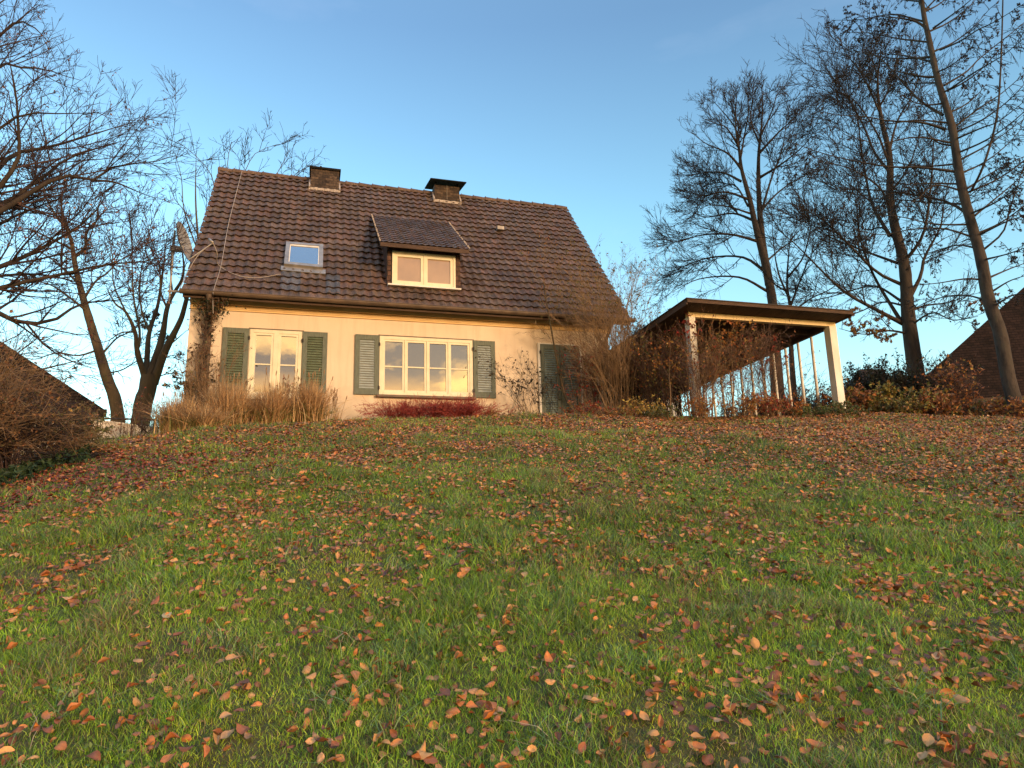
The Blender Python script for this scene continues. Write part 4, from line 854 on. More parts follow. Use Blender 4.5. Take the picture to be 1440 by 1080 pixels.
redpal = [(.30, .035, .025), (.36, .06, .03), (.22, .03, .025), (.30, .10, .04)]
orangepal = [(.48, .20, .05), (.42, .14, .04), (.52, .30, .07), (.30, .10, .035)]
mixpal = [(.26, .10, .04), (.34, .16, .05), (.20, .14, .045), (.30, .06, .035), (.16, .14, .04)]
# left thicket
for i, (a, b, r_, h, sp_, n) in enumerate([(5, 640, 9.6, 1.3, 1.0, 38), (68, 624, 10.2, .85, .8, 36), (-60, 650, 9.4, 1.7, 1.0, 34), (108, 614, 10.8, .55, .5, 34)]):
    lab = ['brown tangled bush at the left edge with a few large orange leaves', 'low dense twiggy bush with grey green leaves beside the left lawn edge', 'tall tangled bush half outside the left edge of the lawn', 'small pale green bush at the near end of the garden wall'][i]
    lf = [[('orange_leaves', 34, .065, orangepal[:3], None), ('small_leaves', 2600, .03, [(.15, .08, .04), (.2, .11, .05), (.10, .09, .035)], None)],
          [('small_leaves', 2600, .032, [(.13, .10, .045), (.16, .12, .05), (.09, .09, .035)], None)], [('small_leaves', 1800, .035, brownpal, None)],
          [('small_leaves', 2600, .036, [(.20, .20, .08), (.15, .17, .06), (.12, .11, .05)], None)]][i]
    shrub('bush', lab, 'bush', [G(a, b, r_)], h, sp_, n, arch=.55, r=.011, twig='twig' if i < 1 else 'twigtan', dens=(9, 12), leaf=lf, wob=.16, group=None, lf=.5, ang=45)
shrub('cut_branches', 'dark pile of cut branches lying at the edge of the leaf bed', 'branch pile', [G(100, 628, 9.7), G(118, 628, 9.7), G(86, 630, 9.6)], .30, .75, 60, arch=.9, r=.014, twig='twigdark', dens=(4, 6), wob=.1)
# ground ivy along the thicket
def ground_leaves(name, label, pts, size, pal, kind='stuff', hgt=.08, mname='leaf'):
    lb = MB(); pts = np.array(pts); pts = np.c_[pts[:, :2], ground(pts[:, 0], pts[:, 1])+rng.uniform(.0, hgt, len(pts))]
    leaves_at(lb, pts, size, pal); o = lb.build(name, M[mname]); tag(o, label, 'ground cover', kind=kind); return o
def band(px0, px1, rf, wd, n):
    px = rng.uniform(px0, px1, n); return np.array([sight(a, 600, rf(a)+rng.normal(0, wd))[:2] for a in px])
ground_leaves('ivy_ground_cover', 'dark green ivy ground cover below the left thicket', band(-120, 130, lambda a: 8.9+.006*a, .25, 1500), .055, [(.03, .06, .02), (.05, .08, .025), (.02, .045, .02)], hgt=.16)
# vine on the corner downpipe
vp = HW(-6.42, -.18, FLOOR)
vine = thing('climbing_vine', 'old leafy vine trunk climbing the left house corner to the gutter', 'vine', [vp[0], vp[1], gz_(vp)])
ctrs = [HW(-6.43, -.22, 2.05), HW(-6.40, -.20, 2.7), HW(-6.45, -.18, 3.3), HW(-6.38, -.19, 3.9), HW(-6.36, -.25, 4.35), HW(-6.28, -.33, 4.55)]
mb = MB()
for k in range(4):
    P = smooth_path([c+rng.normal(0, .028, 3) for c in ctrs], 16); mb.tubes(P, np.linspace(.038, .018, 16)*rng.uniform(.6, 1.1), 7)
mb.build('trunk', M['bark'], vine, vine.location, smooth=True)
base = np.array([smooth_path([c+rng.normal(0, .05, 3) for c in ctrs], 10) for _ in range(5)]); mb = MB()
A, B = grow(base, np.full((5, 10), .012), n_per_m=14, ang=50, lenf=.16, rfac=.5, up=.3, K=6, t0=.02, lmin=.15, lmax=.7); mb.tubes(A, B, 4)
A2, B2 = grow(A, B, n_per_m=9, ang=45, lenf=.5, rfac=.6, up=.1, K=4, t0=.2, lmin=.06, lmax=.3); mb.tubes(A2, B2, 3); mb.build('twigs', M['twigred'], vine, vine.location)
lb = MB(); topc = ctrs[-1]; pts = np.concatenate([pick(A2, 500, .2), topc+rng.normal(0, 1, (420, 3))*[.16, .07, .12]-[0, 0, .08]]); leaves_at(lb, pts, .06, [(.05, .05, .02), (.10, .05, .025), (.03, .045, .018), (.14, .07, .03)], droop=.5); lb.build('leaves', M['leaf'], vine, vine.location)
shrub('ivy_bush', 'dark green ivy clump on the left wall edge behind the vine', 'bush', [GH(-6.72, -.35)], 1.35, .25, 26, arch=.2, r=.008, twig='twigdark', leaf=[('leaves', 1300, .06, [(.04, .06, .02), (.06, .08, .03), (.03, .045, .02)], lambda p: p[:, 2] > p[:, 2].min()+.75)])
shrub('wall_shrub', 'bare many-branched shrub in front of the leftmost shutter', 'bush', [GH(-6.1, -.6), GH(-6.3, -.5)], 1.75, .55, 22, arch=.1, r=.011, twig='twigtan', dens=(7, 8), leaf=[('leaves', 160, .045, mixpal, None)])
shrub('corner_shrub', 'low red-stemmed shrub with fine twigs left of the house corner', 'bush', [GH(-7.1, -.7), GH(-6.8, -.9), GH(-7.5, -.6)], .95, .45, 60, arch=.2, r=.006, twig='twigred', dens=(8, 8), leaf=[('leaves', 500, .03, mixpal, None)])
# ornamental grass clumps: narrow arching ribbons
def grass_clump(name, label, foot, h, spread, n, pal, low=None, heads=0, arch=.8, group=None, w=.006):
    foot = np.array(foot); K = 7; az = rng.uniform(0, 2*math.pi, n); o = spread*rng.random(n)**.7; hh = h*rng.uniform(.45, 1.05, n)
    P = np.zeros((n, K, 3)); t = np.linspace(0, 1, K)[None, :]; st = foot[None, :2]+rng.normal(0, spread*.22, (n, 2))
    P[:, :, :2] = st[:, None, :]+(np.stack([np.cos(az), np.sin(az)], 1)*o[:, None])[:, None, :]*(t**1.9)[:, :, None]
    P[:, :, 2] = foot[2]-.03+hh[:, None]*(t*1.25-arch*.55*t**2.6*(o/spread)[:, None])
    side = np.stack([-np.sin(az), np.cos(az), np.zeros(n)], 1)[:, None, :]*(w*rng.uniform(.6, 1.3, n))[:, None, None]*np.array([1, .95, .9, .75, .6, .4, .08])[None, :, None]
    tw = rng.normal(0, .6, n)[:, None, None]*side[:, :, [2, 0, 1]]
    Vv = np.stack([P-side-tw, P+side+tw], 2); idx = np.arange(n*K*2).reshape(n, K, 2)
    F = np.stack([idx[:, :-1, 0], idx[:, :-1, 1], idx[:, 1:, 1], idx[:, 1:, 0]], -1).reshape(-1, 4)
    pal = np.asarray(pal); c = pal[rng.integers(0, len(pal), n)]*rng.uniform(.75, 1.2, (n, 1))
    if low is not None: sh = (hh < h*.62) & (rng.random(n) < .75); lw = np.asarray(low); c[sh] = lw[rng.integers(0, len(lw), sh.sum())]
    root = thing(name, label, 'ornamental grass', foot, 0, group); mb = MB(); mb.add(Vv.reshape(-1, 3), F, np.repeat(c, K*2, 0)); mb.build('blades', M['straw'], root, foot)
    if heads:
        k = rng.choice(n, heads, replace=False); tip = P[k]; st_ = np.zeros((heads, K, 3)); s0 = foot[None, :]+np.c_[rng.normal(0, spread*.3, (heads, 2)), np.zeros(heads)]
        d = np.c_[rng.normal(0, spread*.28, (heads, 2)), h*rng.uniform(.95, 1.4, heads)]
        st_ = s0[:, None, :]+d[:, None, :]*np.linspace(0, 1, K)[None, :, None]; st_[:, :, :2] += (rng.normal(0, .05, (heads, 2)))[:, None, :]*(np.linspace(0, 1, K)**3)[None, :, None]
        mb = MB(); mb.tubes(st_, np.full((heads, K), .0028), 4); mb.build('flower_stems', M['twigtan'], root, foot)
        mb = MB(); e = st_[:, -1]; hd = np.stack([e-d/np.linalg.norm(d, axis=1, keepdims=True)*.05*q for q in (1.6, .8, 0, -.4)], 1); mb.tubes(hd, np.tile([.004, .011, .009, .002], (heads, 1)), 5); mb.build('seed_heads', M['twigtan'], root, foot)
    return root
tan = [(.62, .40, .19), (.72, .50, .27), (.50, .30, .14), (.42, .23, .11)]; lowg = [(.22, .24, .07), (.28, .24, .09), (.16, .19, .06)]
for i, (u, b, h, s_, n, lab) in enumerate([(-6.55, -1.5, .72, .55, 1500, 'dry tan grass clump at the left house corner'), (-5.75, -1.2, .92, .65, 2400, 'wide dry tan grass clump below the narrow window, left part'), (-5.0, -1.25, .82, .55, 2000, 'dry tan grass clump with green base under the middle of the narrow window'),
        (-4.35, -1.15, .88, .50, 1900, 'upright tan grass clump below the shutter right of the narrow window'), (-6.1, -1.8, .52, .6, 1200, 'low sprawling grass clump in front of the tall tan clumps')]):
    grass_clump('grass_clump', lab, GH(u, b), h, s_, n, tan, lowg, heads=[6, 14, 12, 16, 0][i], group=None)
grass_clump('tall_seed_stems', 'sparse clump of tall dry seed stems against the bare wall between the windows', GH(-3.85, -.9), .62, .3, 60, tan, None, heads=16, w=.004)
grass_clump('grass_tuft', 'small yellowish grass tuft under the right shutter of the wide window', GH(-.75, -.9), .36, .3, 420, [(.45, .33, .12), (.38, .24, .10)], lowg, heads=0)
shrub('rose_bush', 'thin leggy rose bush with dry blooms before the narrow window', 'bush', [GH(-4.75, -.85)], 1.15, .35, 9, arch=.1, r=.006, twig='twigred', dens=(5, 6), leaf=[('leaves', 120, .04, mixpal, None), ('dry_blooms', 7, .10, [(.55, .38, .28)], None)])
# crimson shrub under the wide window
shrub('crimson_shrub', 'spreading crimson-twigged shrub below the wide window', 'bush', [GH(u, -.85) for u in (-2.75, -2.3, -1.9, -1.5, -1.1)], .74, .80, 170, arch=.75, r=.005, twig='twigcrimson', dens=(16, 14), leaf=[('leaves', 2600, .02, redpal, None)], wob=.05, ang=28)
shrub('russet_shrub', 'small russet shrub between the crimson shrub and the door shutters', 'bush', [GH(-.35, -.8), GH(0.0, -.8)], .40, .45, 46, arch=.5, r=.004, twig='twigred', dens=(12, 12), leaf=[('leaves', 900, .022, mixpal, None)], wob=.1)
# thin rambling twigs over the pink wall
shrub('rambling_shrub', 'thin rambling twigs with dark narrow leaves spread across the bare wall', 'bush', [GH(.45, -.45), GH(.2, -.4), GH(.75, -.6)], 1.95, .85, 20, arch=.35, r=.006, twig='twigdark', lean=(-.45, 0), dens=(4, 5), leaf=[('leaves', 330, .06, [(.04, .04, .02), (.07, .05, .03), (.09, .06, .03)], None)], wob=.22)
# slender young tree crossing the door shutters
yt = GH(1.25, -1.2); tr = [(smooth_path([np.array(yt)-[0, 0, .1], sight(796, 560, 15.0), sight(782, 500, 15.0), sight(773, 450, 14.9), sight(766, 410, 14.9), sight(765, 395, 14.9)], 12), np.linspace(.030, .013, 12))]
lm = [limb([(765, 398), (765, 350), (764, 318)], 14.9, 14.9, .009, .003), limb([(765, 398), (780, 385), (792, 366)], 14.9, 14.7, .008, .003), limb([(766, 410), (752, 385), (740, 362)], 14.9, 15.1, .007, .003), limb([(773, 450), (758, 420), (748, 395)], 14.9, 14.7, .007, .003), limb([(782, 500), (770, 470), (752, 455)], 15, 14.8, .006, .003)]
make_tree('young_tree', 'slender young tree with a single curved pale stem in front of the door shutters', 'tree', None, 15, tr, lm, [dict(n_per_m=7, ang=40, lenf=.35, rfac=.5, up=.2, K=5, wob=.12, t0=.2, lmin=.12, lmax=.5), dict(n_per_m=7, ang=40, lenf=.45, rfac=.6, up=.1, K=4, wob=.12, lmin=.06, lmax=.25)], M['barkmoss'], M['twigtan'], rmin=.0025, leaf=[('leaves', 160, .045, mixpal, None)])
shrub('red_leaved_shrub', 'shrub with dull red leaves in front of the door shutters', 'bush', [GH(1.35, -.7), GH(1.75, -.6)], 1.75, .42, 24, arch=.15, r=.007, twig='twigred', dens=(7, 8), leaf=[('leaves', 800, .055, redpal+[(.14, .12, .035)], None)])
# forsythia: the big fountain of stems right of the door
shrub('forsythia', 'big fountain-shaped shrub of upright stems rising over the eave right of the door', 'bush', [GH(2.05, -1.25), GH(2.25, -1.1), GH(1.9, -1.1)], 4.0, 1.25, 62, arch=.30, r=.009, twig='twigtan', lean=(-.35, 0), dens=(5, 7), leaf=[('leaves', 3000, .042, olive+[(.10, .09, .03)], lambda p: p[:, 2] > p[:, 2].min()+1.5)], wob=.06, lf=.3)
shrub('inner_forsythia', 'second upright shrub with reddish stems between forsythia and carport', 'bush', [GH(2.65, -1.4), GH(2.9, -1.6)], 2.3, .6, 26, arch=.2, r=.008, twig='twigred', dens=(6, 7), leaf=[('leaves', 1200, .05, mixpal+olive, None)], wob=.07)
# tall arching shrub behind, against the sky
shrub('arching_shrub', 'tall arching shrub with sparse leaves against the sky behind the carport roof edge', 'bush', [G(905, 560, 19.5), G(925, 560, 20), G(890, 560, 19.8), G(955, 560, 20.4)], 4.2, 1.25, 62, arch=.45, r=.016, twig='twigdark', dens=(4, 6), leaf=[('leaves', 1700, .07, [(.09, .09, .035), (.13, .09, .045), (.16, .09, .06)], None)], wob=.08, rmin=.005)
# climber smothering the carport's left bay
shrub('carport_climber', 'tangled brown-red climber smothering the left bay of the carport', 'climber', [GH(3.0, -2.75), GH(3.6, -2.75), GH(4.1, -2.7), GH(4.6, -2.7), GH(3.3, -2.2)], 1.95, .6, 54, arch=.3, r=.008, twig='twigred', dens=(8, 10), leaf=[('leaves', 1900, .034, [(.20, .05, .03), (.26, .08, .035), (.13, .09, .03), (.12, .06, .03), (.30, .12, .05)], lambda p: p[:, 2] > p[:, 2].min()+.8)], wob=.14, lf=.45, ang=45)
shrub('roof_climber', 'climbing stems trailing along the carport roof edge and down its left post', 'climber', [GH(3.12, -2.62), GH(3.2, -2.65)], 2.35, .9, 14, arch=.35, r=.007, twig='twigtan', lean=(.5, -.1), dens=(7, 8), leaf=[('leaves', 1100, .045, mixpal+orangepal[:2], None)], wob=.14)
shrub('house_climber', 'brown climber with orange leaves in the gap between house corner and carport', 'climber', [GH(2.75, -2.0), GH(3.0, -2.5), GH(2.6, -1.6)], 1.9, .45, 26, arch=.25, r=.008, twig='twigred', dens=(8, 8), leaf=[('leaves', 1300, .05, orangepal+olive, None)], wob=.12)
# saplings in front of the carport
for i, (px, pt, rho, lab) in enumerate([(941, 510, 14.0, 'pale straight sapling stem left of the carport post'), (966, 470, 14.1, 'thin leaning sapling just left of the carport post'), (1030, 475, 14.3, 'pale sapling with a crooked stem in the middle of the carport bay'), (1075, 500, 14.6, 'thin sapling right of the crooked one'), (1000, 500, 14.2, 'thin sapling close to the right side of the carport post')]):
    f = G(px+(10 if i == 1 else -4 if i == 2 else 0), 580, rho); tr = [(smooth_path([np.array(f)-[0, 0, .1], sight(px+(4 if i == 1 else 2), 548, rho), sight(px, (pt+560)/2, rho), sight(px+rng.uniform(-5, 5), pt, rho)], 10), np.linspace(.017, .007, 10))]
    lm = [limb([(px, pt+30), (px+12, pt+5), (px+18, pt-20)], rho, rho-.2, .006, .003, 8), limb([(px, pt+20), (px-12, pt), (px-20, pt-15)], rho, rho+.2, .006, .003, 8), limb([(px, pt+2), (px+2, pt-25)], rho, rho, .006, .003, 8)]
    for k_ in range(len(tr)): tr[k_] = (smooth_path(tr[k_][0], 8), np.linspace(.017, .007, 8))
    make_tree('sapling', lab, 'sapling', None, rho, tr, lm, [dict(n_per_m=8, ang=42, lenf=.4, rfac=.5, up=.2, K=4, wob=.12, t0=.3, lmin=.1, lmax=.4), dict(n_per_m=7, ang=40, lenf=.5, rfac=.6, up=.1, K=4, wob=.12, lmin=.06, lmax=.2)], M['twigtan'], M['twigred'], rmin=.0025, leaf=[('leaves', 110, .06, [orangepal, redpal, orangepal, redpal, mixpal][i], None)])
# small leafy plants along the top of the slope
fr = [(905, 13.6, .45, 'yellow-leaved plant at the foot of the left climber', orangepal[2:3]+[(.5, .36, .08)]), (1045, 14.0, .62, 'orange-leaved low bush in the middle of the carport front', orangepal), (1085, 14.2, .50, 'red-leaved low bush in the carport front', redpal+orangepal[:1]), (1105, 14.4, .55, 'bright orange low bush beside the thin white poles', orangepal[:2]),
      (985, 13.8, .60, 'yellow-orange leafed bush at the foot of the carport post', orangepal), (1130, 14.5, .30, 'green grassy plant beneath the thin white poles', [(.08, .12, .03), (.12, .14, .04)]), (1170, 14.6, .30, 'green leafy plant at the foot of the right carport post', [(.07, .11, .03), (.12, .14, .04)]),
      (1200, 14.8, .28, 'small green tuft right of the right carport post', [(.08, .12, .03), (.15, .15, .05)]), (925, 13.5, .30, 'low green plant left of the pale sapling', [(.07, .10, .03), (.14, .13, .04)]), (820, 13.4, .30, 'low reddish plant at the foot of the door shutters', redpal+mixpal), (868, 13.4, .28, 'low brown plant in front of the fountain-shaped shrub', mixpal)]
for (px, rho, h, lab, pal) in fr:
    shrub('low_plant', lab, 'plant', [G(px, 585, rho), G(px+12, 585, rho), G(px-12, 585, rho+.2)], h, .33, 32, arch=.3, r=.0045, twig='twigtan', dens=(10, 12), leaf=[('leaves', 520, .045, pal, None)], wob=.1, rmin=.002)
# yellow and rusty bushes right of the carport
for (px, rho, h, s_, lab, pal, n) in [(1235, 17.5, .95, 1.0, 'broad bush with yellow green leaves right of the carport', [(.36, .30, .06), (.26, .22, .05), (.12, .13, .035), (.40, .20, .05)], 3000), (1205, 17.0, .9, .6, 'rusty orange bush directly right of the carport post', orangepal[:2]+brownpal, 1400), (1330, 17.5, .85, .6, 'rusty orange bush right of the big trunk', orangepal[:2]+brownpal, 2200),
        (1275, 16.8, .75, .8, 'low olive and yellow bush in front of the big trunk', [(.30, .24, .06), (.14, .14, .04), (.34, .17, .05)], 1800), (1385, 17.8, .8, .7, 'loose bush with brown and yellow leaves before the brick house', orangepal+olive, 900), (1440, 16.5, .6, .7, 'russet low bush at the right edge beyond the larch trunk', orangepal+brownpal, 1000), (1350, 18.8, 1.8, .6, 'tall loose bush with sparse orange leaves before the brick roof', orangepal+brownpal, 900)]:
    shrub('autumn_bush', lab, 'bush', [G(px, 585, rho), G(px+14, 585, rho+.4), G(px-14, 585, rho-.2)], h, s_, 40, arch=.4, r=.007, twig='twig', dens=(6, 7), leaf=[('leaves', n, .075, pal, 'all')], wob=.12, rmin=.004)
# dark evergreen behind
shrub('evergreen_bush', 'dark evergreen bush in front of the small far roof', 'bush', [G(1262, 560, 23), G(1278, 560, 23), G(1242, 560, 23.3)], 2.5, 1.1, 80, arch=.3, r=.012, twig='twigdark', dens=(7, 9), leaf=[('needles', 15000, .07, [(.012, .022, .010), (.02, .03, .014), (.025, .03, .012)], 'all')], wob=.08, rmin=.008)
for (px, rho, h, s_, lab) in ((1105, 24, 2.3, 1.6, 'brown bare bush seen through the thin white poles'), (1040, 25, 2.2, 1.6, 'brown bare bush seen through the middle of the carport'), (1160, 24.5, 2.1, 1.3, 'brown bare bush seen just left of the right carport post')):
    shrub('bush', lab, 'bush', [G(px, 575, rho), G(px+18, 575, rho+.5), G(px-18, 575, rho)], h, s_, 70, arch=.3, r=.012, twig='twig', dens=(6, 7), leaf=[('leaves', 1800, .06, mixpal, 'all')], wob=.12, rmin=.006)
# ================================================================== OTHER BUILDINGS
def gable_house(name, label, ctr, rz, wid, dep, eave, ridge, wallm, roofm, over=.35, extra=None):
    """gable end faces local -y; ridge runs along y"""
    root = thing(name, label, 'house', ctr, rz); h = wid/2
    mb = MB(); base = -1.5
    for y in (0, dep): mb.add([[-h, y, base], [h, y, base], [h, y, eave], [0, y, ridge], [-h, y, eave]], [[0, 1, 2], [0, 2, 4]]); mb.add([[h, y, eave], [0, y, ridge], [-h, y, eave]], [[0, 1, 2]])
    for x in (-h, h): mb.add([[x, 0, base], [x, dep, base], [x, dep, eave], [x, 0, eave]], [[0, 1, 2, 3]])
    mb.build('wall', wallm, root)
    sl = (ridge-eave)/h; mb = MB(); t = .16
    for s in (-1, 1):
        xe = s*(h+over); ze = eave-sl*over
        A = [[xe, -over, ze+.02], [0, -over, ridge+.02], [0, dep+over, ridge+.02], [xe, dep+over, ze+.02]]
        mb.hexa(A+[[a, b, c+t] for a, b, c in A])
    mb.build('roof', roofm, root)
    mb = MB()
    for s in (-1, 1):
        xe = s*(h+over); ze = eave-sl*over; A = [[xe, -over-.03, ze-.08], [0, -over-.03, ridge-.08], [0, -over-.002, ridge-.08], [xe, -over-.002, ze-.08]]
        mb.hexa(A+[[a, b, c+.28] for a, b, c in A])
    mb.build('barge_board', M['fascia'], root); return root
def wave_roof_mat():
    m, nt, b = mat('distant_tile'); L = nt.links.new; tc = N(nt, 'ShaderNodeTexCoord')
    mp = N(nt, 'ShaderNodeMapping'); L(tc.outputs['Object'], mp.inputs[0]); mp.inputs['Scale'].default_value = (1, 3.4, 3.2)
    w = N(nt, 'ShaderNodeTexWave', Scale=1.0, Distortion=.6); w.bands_direction = 'Z'; L(mp.outputs[0], w.inputs[0])
    n = N(nt, 'ShaderNodeTexNoise', Scale=3, Detail=6); L(tc.outputs['Object'], n.inputs[0])
    c = mixc(nt, ramp(nt, n.outputs[0], [(.35, (.035, .025, .02)), (.65, (.085, .055, .042))]), ramp(nt, w.outputs[0], [(.1, (.5, .5, .5)), (.4, (1, 1, 1))]), 1, 'MULTIPLY')
    L(c, b.inputs['Base Color']); bp = N(nt, 'ShaderNodeBump', Strength=.8, Distance=.05); L(w.outputs[0], bp.inputs['Height']); L(bp.outputs[0], b.inputs['Normal']); return m
M['dtile'] = wave_roof_mat()
M['palewall'] = noise_mat('pale_render', (.60, .54, .46), (.72, .66, .58), 3)
def hip_house(name, label, A, B, e, d, wlen, rlen, dep, wallm, roofm, inset=.5, wh=3.0):
    """eave corner A, ridge end B; front eave runs along e, depth along d"""
    e = np.array([*e, 0.]); e /= np.linalg.norm(e); d = np.array([*d, 0.]); d /= np.linalg.norm(d)
    o = np.array([A[0], A[1], A[2]-wh]); root = thing(name, label, 'house', o); A = A-o; B = B-o
    A1 = A+e*wlen; B1 = B+e*rlen; A2 = A+d*dep; A3 = A1+d*dep
    mb = MB(); mb.add([A, A1, B1, B, A2, A3], [[0, 1, 2], [0, 2, 3], [0, 3, 4], [4, 3, 2], [4, 2, 5], [1, 5, 2]]); mb.build('roof', roofm, root)
    mb = MB(); t = np.array([0, 0, -.03])
    for p, q, nn in ((A, A1, -d), (A, A2, -e)):
        mb.hexa([p+t*5, q+t*5, q+t*5+nn*.03, p+t*5+nn*.03, p+t*-1, q+t*-1, q+t*-1+nn*.03, p+t*-1+nn*.03])
    mb.build('eave_board', M['fascia'], root)
    q = [A+(e+d)*inset, A1+(d-e)*inset, A3-(e+d)*inset, A2+(e-d)*inset]; z = np.array([0, 0, .03]); lo = [np.array([x[0], x[1], -1.5]) for x in q]
    mb = MB(); mb.hexa(lo+[x-z for x in q]); mb.build('wall', wallm, root); return root
M['redtile'] = tile_mat('dark_red_tile', (.03, .017, .015), (.055, .028, .024), (.085, .045, .038), 0)
def banded(name, src):
    m, nt, b = mat(name); L = nt.links.new; tc = N(nt, 'ShaderNodeTexCoord'); s_ = N(nt, 'ShaderNodeSeparateXYZ'); L(tc.outputs['Object'], s_.inputs[0])
    ad = N(nt, 'ShaderNodeMath', operation='ADD'); L(s_.outputs[0], ad.inputs[0]); L(s_.outputs[1], ad.inputs[1]); cb = N(nt, 'ShaderNodeCombineXYZ'); L(s_.outputs[0], cb.inputs[0]); L(s_.outputs[2], cb.inputs[1])
    br = N(nt, 'ShaderNodeTexBrick'); L(cb.outputs[0], br.inputs[0]); br.offset = .5
    br.inputs['Color1'].default_value = (*src[0], 1); br.inputs['Color2'].default_value = (*src[1], 1); br.inputs['Mortar'].default_value = (.014, .009, .009, 1); br.inputs['Scale'].default_value = 1
    b.inputs['Specular IOR Level'].default_value = .1; br.inputs['Brick Width'].default_value = .17; br.inputs['Row Height'].default_value = .085; br.inputs['Mortar Size'].default_value = .009; br.inputs['Mortar Smooth'].default_value = .6
    n = N(nt, 'ShaderNodeTexNoise', Scale=2.5, Detail=7, Roughness=.7); L(tc.outputs['Object'], n.inputs[0])
    L(mixc(nt, br.outputs[0], ramp(nt, n.outputs[0], [(.35, (.5, .55, .5)), (.65, (1.2, 1.15, 1.1))]), 1, 'MULTIPLY'), b.inputs['Base Color']); bp = N(nt, 'ShaderNodeBump', Strength=1., Distance=.03); bp.invert = True; L(br.outputs[1], bp.inputs['Height']); L(bp.outputs[0], b.inputs['Normal']); return m
M['rtile'] = banded('dark_red_roof_tile', ((.022, .014, .012), (.038, .023, .020))); M['ltile'] = banded('dark_brown_roof_tile', ((.032, .021, .016), (.055, .037, .027)))
hip_house('red_roofed_house', 'house with a big dark red tiled roof climbing behind the right-hand bushes', sight(1258, 568, 24), sight(1475, 372, 27), (.93, -.2), (.72, .70), 16, 6, 9, M['redbrick'], M['rtile'])
# far small roof
e = sight(1190, 568, 34); t = sight(1209, 518, 34.4); 
rz = math.radians(-60); p = sight(1247, 560, 35)
root = thing('distant_house', 'small distant house with a dark hipped roof behind the yellow bush', 'house', (p[0], p[1], gz_(p)-2), 0)
o_ = np.array([p[0], p[1], gz_(p)-2]); A = sight(1191, 572, 34)-o_; B = sight(1209, 519, 35.2)-o_; Cc = sight(1243, 519, 35.2)-o_; Dd = sight(1262, 572, 34)-o_
mb = MB(); back = np.array([.6, 5.0, 0.]); A2, D2 = A+back, Dd+back
mb.add([A, Dd, Cc, B, A2, D2], [[0, 1, 2], [0, 2, 3], [0, 3, 4], [1, 5, 2], [4, 3, 2], [4, 2, 5]]); mb.build('roof', M['dtile'], root)
mb = MB(); q = [A+[.3, .2, 0], Dd+[-.3, .2, 0], D2+[-.3, -.2, 0], A2+[.3, -.2, 0]]; lo = [x-np.array([0, 0, 3.5]) for x in q]
mb.hexa(lo+[x+np.array([0, 0, .02]) for x in q]); mb.build('wall', M['redbrick'], root)
# left: neighbour's house, hipped roof sloping down to the right
hip_house('neighbour_house', 'neighbouring pale house with a dark tiled roof behind the left bushes', sight(149, 577, 22), sight(-60, 440, 24.5), (-.97, -.1), (-.62, .78), 16, 6, 9, M['palewall'], M['ltile'])
# garden wall with railing, left of the house
a = sight(128, 590, 15.5); b = sight(222, 591, 16.3)
root = thing('garden_wall', 'low pale garden wall seen through the dark railing left of the house', 'wall', (a[0], a[1], a[2])); ax = (b-a)[:2]; Lw = np.linalg.norm(ax); root.rotation_euler = (0, 0, math.atan2(ax[1], ax[0]))
mb = MB(); mb.box(0, Lw, 0, .2, -1.2, -.02); mb.build('wall', M['palewall'], root); mb = MB(); mb.box(-.02, Lw+.02, -.02, .22, -.0199, .015); mb.build('coping', M['palewall'], root)
a = sight(136, 588.5, 14.8); b = sight(218, 590, 15.2)
root = thing('railing', 'dark iron railing with a diagonal brace before the garden wall', 'railing', a); ax = b-a; mb = MB()
v = lambda f, dz: ax*f+np.array([0, 0, dz])
mb.tubes([v(0, 0), v(.5, 0), v(1, 0)], [.018]*3, 6, cap=True); mb.build('top_rail', M['iron'], root)
for f, r_ in ((0.02, .014), (.41, .007), (.59, .007), (.78, .018), (.99, .018)): mb = MB(); mb.tubes([v(f, -.9), v(f, -.018)], [r_]*2, 6, cap=True); mb.build('post', M['iron'], root)
mb = MB(); mb.tubes([v(.60, -.02), v(1.0, -.36)], [.013]*2, 6, cap=True); mb.build('brace', M['iron'], root)
# ================================================================== LAWN: grass, fallen leaves
def field(px0, px1, r0, r1, dens):
    """random points (area-uniform) in an annular sector of the lawn; dens per m2"""
    a0 = math.atan2(*(sight(px0, 600, 10)[:2])); a1 = math.atan2(*(sight(px1, 600, 10)[:2]))
    n = int(dens*.5*(a1-a0)*(r1*r1-r0*r0)); r = np.sqrt(rng.uniform(r0*r0, r1*r1, n)); a = rng.uniform(a0, a1, n)
    return r*np.sin(a), r*np.cos(a), r, a
def leafbed(x, y):
    """0..1: how much the ground disappears under fallen leaves"""
    r = np.hypot(x, y); az = np.degrees(np.arctan2(x, y))
    right = np.clip((az-8)/14, 0, 1)*np.clip((r-5.2-.10*np.clip(34-az, 0, 40))/2.2, 0, 1)
    top = np.clip((r-10.2)/2.5, 0, 1)*np.clip((az+2)/10, 0, 1)*.8
    left = np.exp(-((r-8.3)/1.3)**2)*np.clip((-az-20)/8, 0, 1)*1.25
    mid = np.exp(-((r-9)/2.2)**2)*np.clip((-az+6)/20, 0, 1)*.30
    return np.clip(np.maximum.reduce([right, top, left, mid]), 0, 1.3)
